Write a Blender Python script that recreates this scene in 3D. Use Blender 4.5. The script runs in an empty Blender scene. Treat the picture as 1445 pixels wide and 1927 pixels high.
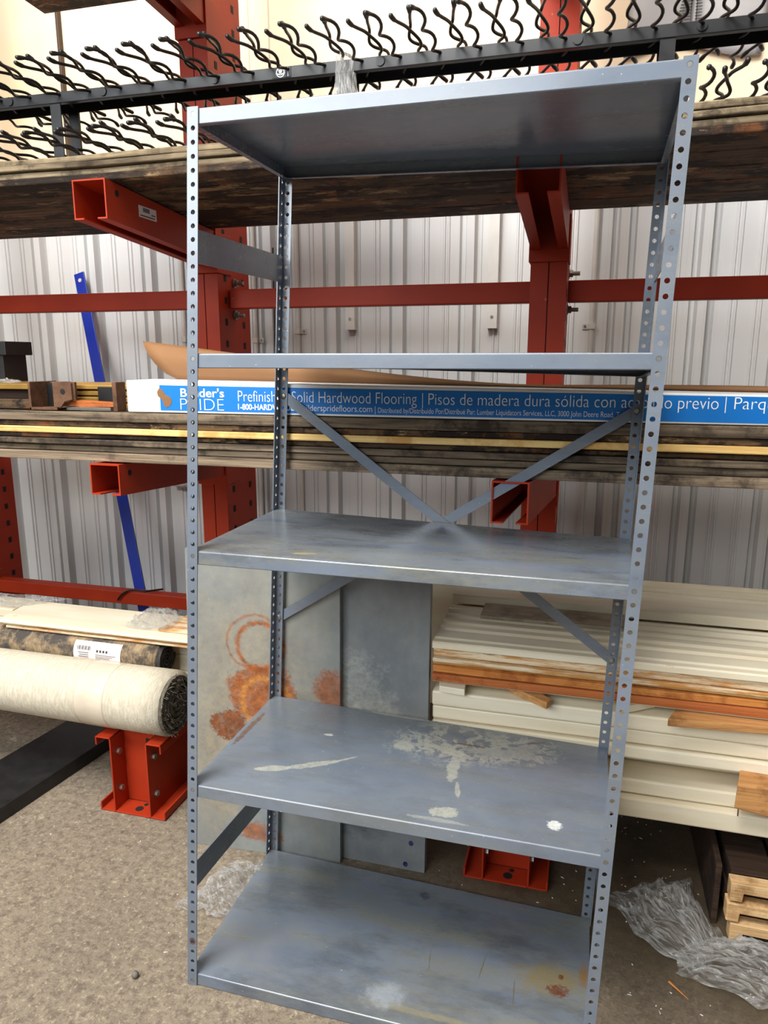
import bpy, bmesh, math, random
from mathutils import Vector, Matrix, noise
C = bpy.context.scene.collection
SC = bpy.context.scene
R = math.radians
# ------------------------------------------------------------------ camera, sky, light, exposure
# World frame: X runs along the storage rack, Y goes into the back wall, Z is up, metres.
H = 1.43565
cd = bpy.data.cameras.new('camera'); cam = bpy.data.objects.new('camera', cd); C.objects.link(cam)
PITCH, ROLL, YAW, FPX = 0.2076, 0.0005, 0.268, 1371.4
cd.sensor_fit = 'VERTICAL'; cd.sensor_height = 36.0; cd.lens = 36.0 * FPX / 1927.0
cd.clip_start = 0.02
fwd = Vector((-math.sin(-YAW) * math.cos(PITCH) * -1, math.cos(YAW) * math.cos(PITCH), -math.sin(PITCH)))
rightv = Vector((math.cos(YAW), math.sin(YAW), 0))
upv = rightv.cross(fwd)
mw = Matrix((rightv, upv, -fwd)).transposed().to_4x4()
mw.translation = Vector((0, 0, H))
cam.matrix_world = mw
SC.camera = cam
SC.view_settings.view_transform = 'Standard'
SC.view_settings.look = 'None'
SC.view_settings.gamma = 1.0
SC.view_settings.use_curve_mapping = False
SC.view_settings.exposure = -0.12
wd = bpy.data.worlds.new('sky'); SC.world = wd; wd.use_nodes = True
wt = wd.node_tree; wb = wt.nodes['Background']
tcw = wt.nodes.new('ShaderNodeTexCoord'); sxw = wt.nodes.new('ShaderNodeSeparateXYZ'); wt.links.new(tcw.outputs['Generated'], sxw.inputs[0])
rw = wt.nodes.new('ShaderNodeValToRGB'); wt.links.new(sxw.outputs['Z'], rw.inputs[0])      # dark ground below the horizon, pale sky above
rw.color_ramp.elements[0].position = 0.0; rw.color_ramp.elements[0].color = (0.10, 0.095, 0.09, 1)
rw.color_ramp.elements[1].position = 0.06; rw.color_ramp.elements[1].color = (0.95, 0.985, 1.0, 1)
wt.links.new(rw.outputs[0], wb.inputs[0])
wb.inputs[1].default_value = 0.19

def area(name, loc, target, sx, sy, power, col):
    l = bpy.data.lights.new(name, 'AREA'); l.shape = 'RECTANGLE'; l.size = sx; l.size_y = sy
    l.energy = power; l.color = col
    o = bpy.data.objects.new(name, l); C.objects.link(o); o.location = loc
    o.rotation_euler = (Vector(target) - Vector(loc)).to_track_quat('-Z', 'Y').to_euler()
    return o
area('skylight_lamp', (-1.4, -0.6, 4.35), (-0.4, 1.5, 0.6), 1.9, 1.2, 300, (1.0, 0.98, 0.95))
area('doorway_daylight', (-2.4, -2.6, 3.2), (-0.4, 1.8, 0.9), 3.8, 1.8, 240, (0.90, 0.96, 1.0))
area('roof_light_panel', (-1.4, 0.7, 4.5), (-1.4, 3.0, 2.2), 4.0, 0.6, 125, (1.0, 0.92, 0.80))

# ------------------------------------------------------------------ materials
def srgb(r, g, b):
    f = lambda c: (c / 255 / 12.92) if c / 255 <= 0.04045 else ((c / 255 + 0.055) / 1.055) ** 2.4
    return (f(r), f(g), f(b), 1)

class NT:
    def __init__(self, name):
        self.m = bpy.data.materials.new(name); self.m.use_nodes = True
        self.t = self.m.node_tree; self.b = self.t.nodes['Principled BSDF']
    def n(self, typ, **kw):
        x = self.t.nodes.new(typ)
        for k, v in kw.items(): setattr(x, k, v)
        return x
    def l(self, a, b): self.t.links.new(a, b)
    def val(self, sock, v):
        if hasattr(v, 'is_linked'): self.l(v, sock)
        else: sock.default_value = v
    def coord(self, kind='Object', scale=(1, 1, 1), loc=(0, 0, 0), rand=True):
        tc = self.n('ShaderNodeTexCoord')
        mp = self.n('ShaderNodeMapping'); mp.inputs['Scale'].default_value = scale; mp.inputs['Location'].default_value = loc
        src = tc.outputs[kind]
        if rand and kind == 'Object':
            oi = self.n('ShaderNodeObjectInfo'); ml = self.n('ShaderNodeMath', operation='MULTIPLY'); ml.inputs[1].default_value = 37.0
            self.l(oi.outputs['Random'], ml.inputs[0])
            ad = self.n('ShaderNodeVectorMath', operation='ADD'); self.l(src, ad.inputs[0]); self.l(ml.outputs[0], ad.inputs[1]); src = ad.outputs[0]
        self.l(src, mp.inputs['Vector']); return mp.outputs[0]
    def noise(self, vec, scale, detail=5, rough=.6, dist=0.0):
        x = self.n('ShaderNodeTexNoise'); self.l(vec, x.inputs['Vector'])
        x.inputs['Scale'].default_value = scale; x.inputs['Detail'].default_value = detail
        x.inputs['Roughness'].default_value = rough; x.inputs['Distortion'].default_value = dist
        return x.outputs['Fac']
    def ramp(self, fac, lo, hi, a=0.0, b=1.0):
        x = self.n('ShaderNodeMapRange'); x.clamp = True
        self.l(fac, x.inputs['Value']); x.inputs['From Min'].default_value = lo; x.inputs['From Max'].default_value = hi
        x.inputs['To Min'].default_value = a; x.inputs['To Max'].default_value = b
        return x.outputs['Result']
    def mix(self, fac, a, b):
        x = self.n('ShaderNodeMix', data_type='RGBA'); self.val(x.inputs['Factor'], fac)
        self.val(x.inputs['A'], a); self.val(x.inputs['B'], b); return x.outputs['Result']
    def math(self, op, a, b=0.0):
        x = self.n('ShaderNodeMath', operation=op); self.val(x.inputs[0], a); self.val(x.inputs[1], b); return x.outputs[0]
    def bump(self, h, strength=.3, dist=.005):
        x = self.n('ShaderNodeBump'); x.inputs['Strength'].default_value = strength; x.inputs['Distance'].default_value = dist
        self.l(h, x.inputs['Height']); self.l(x.outputs[0], self.b.inputs['Normal'])
    def blob(self, uv, cx, cy, rx, ry, rot=0.0, amp=.6, ns=.5, soft=.15):
        mp = self.n('ShaderNodeMapping', vector_type='TEXTURE'); self.l(uv, mp.inputs['Vector'])
        mp.inputs['Location'].default_value = (cx, cy, 0); mp.inputs['Rotation'].default_value = (0, 0, rot); mp.inputs['Scale'].default_value = (rx, ry, 1)
        ln = self.n('ShaderNodeVectorMath', operation='LENGTH'); self.l(mp.outputs[0], ln.inputs[0])
        nz = self.noise(uv, ns, 6, .65)
        nf = self.noise(uv, ns * 5, 5, .75)
        s = self.math('ADD', ln.outputs['Value'], self.math('MULTIPLY', self.math('SUBTRACT', nz, .5), amp * 2))
        s = self.math('ADD', s, self.math('MULTIPLY', self.math('SUBTRACT', nf, .5), amp * 1.5))
        return self.ramp(s, 1.0 + soft, 1.0 - soft)
    def web(self, uv, cx, cy, rx, ry, rot=0.0, ns=.5, w=.05):
        m = self.blob(uv, cx, cy, rx, ry, rot, .7, .5, .3)
        nz = self.noise(uv, ns, 7, .62, .6); d = self.math('ABSOLUTE', self.math('SUBTRACT', nz, .5))
        return self.math('MULTIPLY', m, self.ramp(d, w, w * .55))
    def ring(self, uv, cx, cy, r, w, amp=.25, ns=.4):
        mp = self.n('ShaderNodeMapping', vector_type='TEXTURE'); self.l(uv, mp.inputs['Vector']); mp.inputs['Location'].default_value = (cx, cy, 0)
        ln = self.n('ShaderNodeVectorMath', operation='LENGTH'); self.l(mp.outputs[0], ln.inputs[0])
        nz = self.noise(uv, ns, 5, .6)
        nf = self.noise(uv, ns * 6, 6, .75)
        s = self.math('ADD', ln.outputs['Value'], self.math('MULTIPLY', self.math('SUBTRACT', nz, .5), amp * r))
        s = self.math('ADD', s, self.math('MULTIPLY', self.math('SUBTRACT', nf, .5), w * 2.2))
        d = self.math('ABSOLUTE', self.math('SUBTRACT', s, r))
        return self.ramp(d, w, w * .2)
    def fin(self, col, rough=.5, metal=0.0, spec=.5):
        self.val(self.b.inputs['Base Color'], col); self.val(self.b.inputs['Roughness'], rough)
        self.b.inputs['Metallic'].default_value = metal; self.b.inputs['Specular IOR Level'].default_value = spec
        return self.m

def plain(name, col, rough=.5, metal=0.0, spec=.5, var=.12, scale=14, bump=0.0):
    t = NT(name); v = t.coord()
    f = t.noise(v, scale, 5)
    a = tuple(c * (1 - var) for c in col[:3]) + (1,); b = tuple(min(1, c * (1 + var)) for c in col[:3]) + (1,)
    if bump: t.bump(t.noise(v, scale * 6, 4), bump, .003)
    return t.fin(t.mix(t.ramp(f, .3, .7), a, b), rough, metal, spec)

def wood(name, c1, c2, c3, along=0, rough=.75, s=1.0, knots=True, stain=None, tone=.35):
    t = NT(name)
    sc = [26 * s] * 3; sc[along] = 1.1 * s
    v = t.coord(scale=tuple(sc)); f = t.noise(v, 2.2, 7, .65, .35)
    col = t.mix(t.ramp(f, .32, .66), c1, c2)
    v2 = t.coord(scale=(3, 3, 3)); g = t.noise(v2, 2.0, 6, .7)
    col = t.mix(t.ramp(g, .50, .62, 0, .85), col, c3)
    if stain:
        v3 = t.coord(scale=(2.2, 5, 5)); h = t.noise(v3, 1.6, 8, .75)
        col = t.mix(t.ramp(h, .48, .53), col, stain)
        g2 = t.noise(t.coord(scale=(4, 4, 4), loc=(9, 2, 3)), 1.3, 7, .7)
        col = t.mix(t.ramp(g2, .56, .62, 0, .85), col, srgb(112, 66, 34))
        g3 = t.noise(t.coord(scale=(3, 9, 9), loc=(1, 7, 3)), 1.5, 8, .75)
        col = t.mix(t.ramp(g3, .57, .61, 0, .9), col, srgb(150, 122, 88))
    oi = t.n('ShaderNodeObjectInfo')
    hsv = t.n('ShaderNodeHueSaturation'); t.l(col, hsv.inputs['Color'])
    t.l(t.ramp(oi.outputs['Random'], 0, 1, 1 - tone, 1 + tone), hsv.inputs['Value'])
    t.bump(f, .8, .006)
    return t.fin(hsv.outputs[0], rough, 0, .3)

def paint_red():
    t = NT('orange_red_enamel'); v = t.coord(rand=False)
    f = t.noise(v, 3.0, 5); col = t.mix(t.ramp(f, .3, .7), srgb(148, 40, 17), srgb(170, 54, 25))
    s = t.noise(t.coord(scale=(2, 12, 2), rand=False), 3.2, 8, .75)
    col = t.mix(t.ramp(s, .64, .72, 0, .6), col, srgb(150, 70, 45))
    k = t.noise(v, 30, 4, .7); col = t.mix(t.ramp(k, .70, .76, 0, .7), col, srgb(205, 170, 150))
    return t.fin(col, .5, 0, .22)

def shelf_paint(name, marks=(), wear=.5):
    """blue-grey enamel; marks are (kind, colour, args) placed in inches on the plate"""
    t = NT(name); v = t.coord(rand=False)
    tc = t.n('ShaderNodeTexCoord'); uv = tc.outputs['UV']
    col = t.mix(t.ramp(t.noise(v, 5, 5), .3, .7), srgb(98, 107, 120), srgb(111, 120, 134))
    sm = t.noise(t.coord(scale=(1.3, 7, 7), rand=False), 2.4, 9, .72)
    col = t.mix(t.ramp(sm, .42, .66, 0, wear), col, srgb(116, 116, 104))
    dk = t.noise(t.coord(scale=(2.5, 6, 6), loc=(3, 1, 7), rand=False), 1.7, 9, .72)
    col = t.mix(t.ramp(dk, .48, .68, 0, wear), col, srgb(78, 83, 90))
    sp = t.noise(v, 160, 2, .5); col = t.mix(t.ramp(sp, .76, .79, 0, .8), col, srgb(200, 202, 200))
    for kind, c, a in marks:
        fac = getattr(t, kind)(uv, *a)
        thin = t.ramp(t.noise(uv, 1.6, 8, .8), .30, .55, .25, .9)
        col = t.mix(t.math('MULTIPLY', fac, thin), col, c)
    rg = t.ramp(sm, .3, .8, .20, .33)
    return t.fin(col, rg, 0.0, .8)

def panel_paint(name, marks, base1, base2):
    t = NT(name); tc = t.n('ShaderNodeTexCoord'); uv = tc.outputs['UV']
    mp = t.n('ShaderNodeMapping'); t.l(uv, mp.inputs['Vector']); mp.inputs['Scale'].default_value = (1, .7, 1)
    col = t.mix(t.ramp(t.noise(mp.outputs[0], .22, 6, .65), .35, .65), base1, base2)
    n2 = t.noise(uv, .35, 8, .75); col = t.mix(t.ramp(n2, .55, .75, 0, .35), col, srgb(150, 142, 112))
    for kind, c, a, k in marks:
        fac = (t.blob if kind == 'blob' else t.ring)(uv, *a)
        mot = t.ramp(t.noise(uv, 1.1, 8, .8), .35, .65)
        cc = t.mix(mot, tuple(x * .45 for x in c[:3]) + (1,), tuple(min(1, x * 1.25) for x in c[:3]) + (1,))
        thin = t.ramp(t.noise(uv, .9, 8, .8), .30, .50, .35, 1.0)
        col = t.mix(t.math('MULTIPLY', t.math('MULTIPLY', fac, k), thin), col, cc)
    sp = t.noise(uv, 5.0, 2, .5); col = t.mix(t.ramp(sp, .74, .78, 0, .7), col, srgb(205, 200, 185))
    return t.fin(col, t.ramp(n2, .3, .7, .3, .5), 0, .5)

def concrete():
    t = NT('worn_concrete'); gp = t.n('ShaderNodeNewGeometry'); v = gp.outputs['Position']
    col = t.mix(t.ramp(t.noise(v, 1.6, 6, .6), .35, .65), srgb(136, 123, 107), srgb(154, 140, 120))
    col = t.mix(t.ramp(t.noise(v, 38, 10, .9), .47, .56, 0, .75), col, srgb(94, 82, 72))
    col = t.mix(t.ramp(t.noise(v, 62, 9, .85), .535, .60, 0, .6), col, srgb(200, 184, 156))
    col = t.mix(t.ramp(t.noise(v, 34, 3, .5), .70, .73, 0, .6), col, srgb(90, 84, 80))
    col = t.mix(t.ramp(t.noise(v, 6.5, 9, .8), .60, .66, 0, .5), col, srgb(214, 200, 176))
    # greasy, polished concrete further in; its colour also carries the shade under the rack
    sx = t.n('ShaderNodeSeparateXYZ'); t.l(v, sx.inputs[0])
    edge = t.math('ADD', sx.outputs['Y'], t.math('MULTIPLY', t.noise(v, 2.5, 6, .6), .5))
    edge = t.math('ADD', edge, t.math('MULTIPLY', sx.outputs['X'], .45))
    grease_shade = t.ramp(edge, 1.45, 2.0, 0, .85)
    col = t.mix(grease_shade, col, t.mix(t.ramp(t.noise(v, 7, 7, .65), .35, .65), srgb(52, 42, 29), srgb(86, 72, 51)))
    t.bump(t.noise(v, 90, 8, .85), .8, .004)
    return t.fin(col, t.ramp(grease_shade, 0, .8, .85, .42), 0, .4)

def ribbed_white():
    t = NT('white_painted_steel_sheet'); v = t.coord(scale=(1, 1, .35), rand=False)
    col = t.mix(t.ramp(t.noise(v, 1.1, 5), .3, .7), srgb(196, 197, 200), srgb(218, 217, 213))
    st = t.noise(t.coord(scale=(60, 1, .4), rand=False), 1.2, 4, .6)
    col = t.mix(t.ramp(st, .55, .75, 0, .35), col, srgb(178, 172, 166))
    return t.fin(col, .45, 0, .4)

def cream_panel():
    t = NT('cream_wall_panel'); v = t.coord(scale=(.6, 1, 1.2), rand=False)
    col = t.mix(t.ramp(t.noise(v, 1.3, 3), .3, .7), srgb(240, 212, 164), srgb(238, 222, 204))
    return t.fin(col, .55, 0, .3)

def plastic_film(name, alpha=.3, white=.25, sc=(5, 26, 1)):
    t = NT(name)
    tr = t.n('ShaderNodeBsdfTransparent'); tr.inputs[0].default_value = (.97, .97, .97, 1)
    gl = t.n('ShaderNodeBsdfGlossy'); gl.inputs['Roughness'].default_value = .12
    df = t.n('ShaderNodeBsdfDiffuse'); df.inputs[0].default_value = (.85, .85, .83, 1)
    tc = t.n('ShaderNodeTexCoord'); mp = t.n('ShaderNodeMapping'); t.l(tc.outputs['UV'], mp.inputs['Vector']); mp.inputs['Scale'].default_value = sc
    nz = t.noise(mp.outputs[0], 1.4, 7, .7, 1.2)
    bp = t.n('ShaderNodeBump'); bp.inputs['Strength'].default_value = 1.0; bp.inputs['Distance'].default_value = .02
    t.l(nz, bp.inputs['Height']); t.l(bp.outputs[0], gl.inputs['Normal'])
    m0 = t.n('ShaderNodeMixShader'); m0.inputs[0].default_value = white; t.l(gl.outputs[0], m0.inputs[1]); t.l(df.outputs[0], m0.inputs[2])
    m1 = t.n('ShaderNodeMixShader'); t.l(tr.outputs[0], m1.inputs[1]); t.l(m0.outputs[0], m1.inputs[2])
    t.l(t.ramp(nz, .44, .66, alpha * .3, min(.95, alpha * 2.2)), m1.inputs[0])
    t.t.nodes.remove([x for x in t.t.nodes if x.type == 'OUTPUT_MATERIAL'][0])
    t.l(m1.outputs[0], t.n('ShaderNodeOutputMaterial').inputs[0])
    return t.m

def white_wood():
    t = NT('white_painted_trim_wood'); v = t.coord(scale=(1.5, 10, 14))
    col = t.mix(t.ramp(t.noise(v, 2.0, 5), .3, .7), srgb(226, 212, 182), srgb(240, 230, 206))
    n = t.noise(t.coord(scale=(5, 22, 30)), 1.4, 8, .75); col = t.mix(t.ramp(n, .66, .69), col, srgb(206, 160, 100))
    return t.fin(col, .45, 0, .45)

def worn_edge_wood():
    t = NT('worn_white_trim_edge'); v = t.coord(scale=(4, 30, 40))
    col = t.mix(t.ramp(t.noise(v, 1.3, 8, .75), .44, .56), srgb(228, 210, 178), srgb(196, 140, 78))
    n = t.noise(t.coord(scale=(2, 14, 26), loc=(4, 4, 1)), 1.4, 7, .7); col = t.mix(t.ramp(n, .62, .68, 0, .8), col, srgb(70, 52, 38))
    return t.fin(col, .6, 0, .3)

def carpet(name, c1, c2, c3, thr=.5):
    t = NT(name); v = t.coord(scale=(1, 1, 1))
    col = t.mix(t.ramp(t.noise(t.coord(scale=(180, 40, 40)), 1.0, 3), .35, .65), c1, c2)
    if c3: col = t.mix(t.ramp(t.noise(v, 8, 9, .75), thr, thr + .12), col, c3)
    t.bump(t.noise(v, 260, 3), .5, .003)
    return t.fin(col, .95, 0, .1)

M = {}
M['red'] = paint_red()
M['dark'] = plain('black_hole', srgb(14, 12, 12), .8, var=.05)
M['bolt'] = plain('zinc_bolt', srgb(150, 148, 140), .35, .8)
M['blackm'] = plain('black_powder_coat', srgb(24, 24, 26), .42, 0, .45, var=.2)
M['grey_lumber'] = wood('weathered_grey_lumber', srgb(50, 41, 33), srgb(140, 122, 100), srgb(38, 30, 24))
M['pale_lumber'] = wood('pale_cracked_lumber', srgb(78, 64, 48), srgb(176, 156, 124), srgb(52, 42, 32), tone=.2)
M['brown_lumber'] = wood('stained_brown_lumber', srgb(58, 42, 30), srgb(112, 88, 62), srgb(38, 27, 20), stain=srgb(36, 25, 18))
M['yellow_lumber'] = wood('fresh_yellow_pine', srgb(220, 178, 106), srgb(240, 206, 140), srgb(196, 146, 80), tone=.06)
M['whitewood'] = white_wood()
M['edgewood'] = worn_edge_wood()
M['orangewood'] = wood('orange_oak_trim', srgb(186, 112, 50), srgb(216, 150, 82), srgb(150, 82, 34), tone=.1)
M['brownwood'] = wood('brown_hardwood', srgb(160, 84, 40), srgb(190, 112, 60), srgb(120, 60, 28), tone=.08)
M['tanwood'] = wood('tan_offcut_wood', srgb(170, 118, 70), srgb(206, 152, 94), srgb(120, 76, 42), tone=.1)
M['palletwood'] = wood('pallet_pine', srgb(206, 164, 112), srgb(232, 198, 150), srgb(160, 116, 70), tone=.1)
M['darkwood'] = wood('dark_plywood', srgb(48, 34, 26), srgb(70, 52, 40), srgb(30, 22, 18), tone=.1)
M['film'] = plastic_film('clear_stretch_film', .34, .4)
M['film2'] = plastic_film('clear_packing_film', .38, .3, (8, 10, 1))
M['film3'] = plastic_film('bunched_white_film', .8, .6, (30, 3, 1))
M['carton'] = plain('white_carton', srgb(236, 236, 236), .5, var=.03)
M['blue'] = plain('printed_blue', srgb(0, 112, 196), .45, var=.04)
M['ink'] = plain('printed_white', srgb(242, 246, 248), .5, var=.02)
M['kraft'] = plain('brown_cardboard', srgb(132, 93, 58), .8, var=.08, scale=6)
M['navy'] = plain('blue_enamel', srgb(10, 42, 150), .35, 0, .5, var=.1)
M['brass'] = plain('brass_strip', srgb(186, 146, 78), .35, .7, var=.2)
M['rust'] = plain('rusty_steel', srgb(96, 66, 46), .8, .2, var=.4, scale=30, bump=.5)
M['blackbox'] = plain('black_card', srgb(14, 14, 15), .5, var=.1)
M['conduit'] = plain('painted_conduit', srgb(196, 192, 186), .45, 0, .4, var=.06)
M['hat'] = plain('white_steel_strap', srgb(214, 212, 206), .45, 0, .4, var=.05)
M['jute'] = carpet('cream_carpet_backing', srgb(186, 176, 156), srgb(208, 199, 180), srgb(178, 168, 152), .62)
M['pile'] = carpet('grey_carpet_pile', srgb(70, 66, 58), srgb(120, 114, 102), None)
M['rug'] = carpet('black_and_beige_rug', srgb(128, 110, 86), srgb(164, 142, 112), srgb(76, 71, 68), .44)
M['rugdark'] = carpet('charcoal_rug_back', srgb(48, 46, 46), srgb(74, 70, 68), None)
M['paper'] = plain('label_paper', srgb(226, 212, 208), .6, var=.03)
M['print'] = plain('label_print', srgb(52, 48, 50), .6, var=.03)
M['tape'] = plain('translucent_tape', srgb(206, 192, 172), .2, 0, .6, var=.08)
M['plank_black'] = plain('scuffed_black_board', srgb(26, 26, 27), .5, 0, .5, var=.5, scale=22)
M['greysheet'] = plain('grey_plastic_sheet', srgb(160, 156, 156), .4, var=.08, scale=5)
M['greywood'] = wood('grey_faded_board', srgb(150, 136, 116), srgb(176, 162, 140), srgb(120, 106, 90), tone=.08)
M['stone'] = plain('grey_stone', srgb(110, 104, 96), .7)
M['cordm'] = plain('black_cord', srgb(12, 12, 12), .5)
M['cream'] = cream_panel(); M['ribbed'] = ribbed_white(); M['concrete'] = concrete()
M['seam'] = plain('dark_seam', srgb(66, 48, 34), .6)
M['faint'] = plain('panel_joint', srgb(196, 182, 160), .6, var=.03)
WHT = srgb(160, 161, 150); RUST = srgb(98, 44, 18); BROWN = srgb(92, 62, 40); PALE = srgb(142, 145, 140)
M['shelf'] = shelf_paint('blue_grey_enamel', (), .35)
M['shelf3'] = shelf_paint('blue_grey_enamel_scuffed', [('blob', srgb(150, 140, 110), (9.2, 1.8, 1.0, .3, .2, .5, .9))], .95)
M['shelf4'] = shelf_paint('blue_grey_enamel_stained', [
    ('blob', WHT, (5.6, 4.4, 1.6, .45, .35, .5, 1.2, .05)), ('blob', WHT, (8.8, 6.0, 2.4, .42, .55, .6, 1.2, .05)), ('blob', WHT, (11.2, 7.6, 1.5, .14, .7, .5, 1.2, .05)),
    ('web', WHT, (20.5, 14.0, 5.4, 3.6, .1, .42, .06)), ('web', WHT, (26.5, 14.4, 4.0, 2.6, .3, .5, .045)), ('web', WHT, (17.0, 13.0, 2.2, 2.0, 0, .8, .08)),
    ('blob', WHT, (20.6, 12.2, 2.4, .6, -.3, 1.1, .8, .06)), ('blob', PALE, (25.4, 13.4, 3.4, .8, .1, 1.1, .7, .08)), ('blob', PALE, (27.6, 15.0, 1.8, .8, .6, 1.0, .8, .08)), ('blob', WHT, (16.0, 12.0, 1.0, .8, .6, 1.0, 1.0, .06)),
    ('blob', WHT, (21.4, 9.2, .55, 2.2, .1, .8, .9, .05)), ('blob', WHT, (22.4, 5.8, .22, 1.2, .2, .7, 1.2, .05)), ('blob', WHT, (21.9, 2.2, 1.2, .75, .2, .7, 1.1, .05)), ('blob', PALE, (21.6, 1.0, 2.4, .25, 0, .7, 1.0, .1)),
    ('blob', srgb(215, 218, 216), (30.8, 3.0, .55, .6, 0, .9, 4.0, .1)), ('blob', BROWN, (28.4, 16.6, 1.0, .18, .5, .5, 1.0, .1)), ('blob', BROWN, (22.0, 14.0, 1.6, .18, .0, 1.3, 1.4, .1)),
    ('blob', BROWN, (.25, 10.5, .3, 3.4, -.03, .9, 1.4, .1)), ('blob', WHT, (14.0, 17.7, 3.4, .22, 0, .7, 1.0, .1)), ('blob', srgb(205, 205, 196), (8.4, 11.7, .5, .2, 0, 1.2, 3.0, .1))], .45)
M['shelf5'] = shelf_paint('blue_grey_enamel_rusted', [
    ('blob', srgb(126, 112, 76), (31.6, 8.6, 2.6, 1.6, .2, 1.0, .6, .4)), ('blob', RUST, (32.4, 7.5, .9, .62, .1, 1.5, 3.0, .1)), ('blob', RUST, (32.6, 9.2, .25, .3, 0, .6, 2.0, .1)),
    ('blob', srgb(128, 96, 52), (34.6, 10.0, .4, 1.4, 0, .8, 1.0, .3)), ('blob', srgb(60, 66, 78), (18.3, 15.9, .5, .5, 0, .9, 1.4, .2)),
    ('blob', srgb(132, 126, 106), (21.5, 1.6, 5.0, .3, .0, .9, .8, .3)), ('blob', srgb(142, 148, 154), (17.6, 2.6, 1.6, 1.2, .3, 1.1, 1.2, .4)), ('blob', srgb(96, 88, 66), (25.5, 8.4, .06, 1.6, -.1, .3, 1.0, .3)), ('blob', srgb(96, 88, 66), (20.6, 7.6, .05, 1.3, .12, .3, 1.0, .3)), ('blob', srgb(96, 88, 66), (28.6, 6.2, .06, 1.5, .05, .4, 1.0, .3))], .8)
M['post_rust'] = shelf_paint('blue_grey_enamel_rust_spot', [('blob', srgb(86, 50, 34), (0, 4.55, .34, .34, 0, .5, 3.0, .2))], .25)
RB = srgb(152, 84, 38); RD = srgb(124, 68, 36); OCH = srgb(168, 140, 88)
M['panel_rusty'] = panel_paint('rust_stained_grey_panel', [
    ('blob', OCH, (7.5, 23, 7.5, 9.0, .2, 1.0, .18, .6), .30), ('blob', OCH, (3.0, 10, 3.0, 8.0, 0, 1.0, .25, .5), .35), ('ring', RB, (8.6, 25.2, 2.7, .42, .22, .35), .9), ('ring', RB, (8.0, 25.6, 3.2, .25, .3, .3), .6),
    ('blob', RB, (8.6, 19.8, 4.0, 3.3, .3, .55, .45, .08), .95), ('ring', srgb(190, 128, 62), (9.2, 18.6, 2.9, .5, .3, .4), .8), ('blob', RD, (4.6, 15.6, 2.2, 1.7, .3, .6, .6, .08), .95), ('blob', RB, (16.6, 20.4, 1.6, 2.6, .2, .9, .6, .2), .85),
    ('blob', RB, (8.0, 2.6, 2.6, 1.1, -.1, .9, .7, .2), .8), ('blob', RD, (16.8, 9.0, 1.2, 2.4, 0, .9, .8, .3), .7)], srgb(116, 122, 124), srgb(140, 142, 137))
M['panel_grey'] = panel_paint('smudged_grey_panel', [
    ('blob', srgb(14, 24, 88), (14.9, 3.4, .28, .32, 0, .2, 1.0, .1), 1.0), ('blob', srgb(14, 24, 88), (14.3, .7, .28, .32, 0, .2, 1.0, .1), 1.0), ('blob', srgb(82, 84, 86), (9.5, 5.5, 3.5, 2.0, .3, .9, .4, .4), .7), ('blob', srgb(178, 178, 168), (9.0, 20, 3.0, 5.0, .5, 1.1, .35, .3), .5)], srgb(106, 110, 114), srgb(128, 130, 130))

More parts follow.
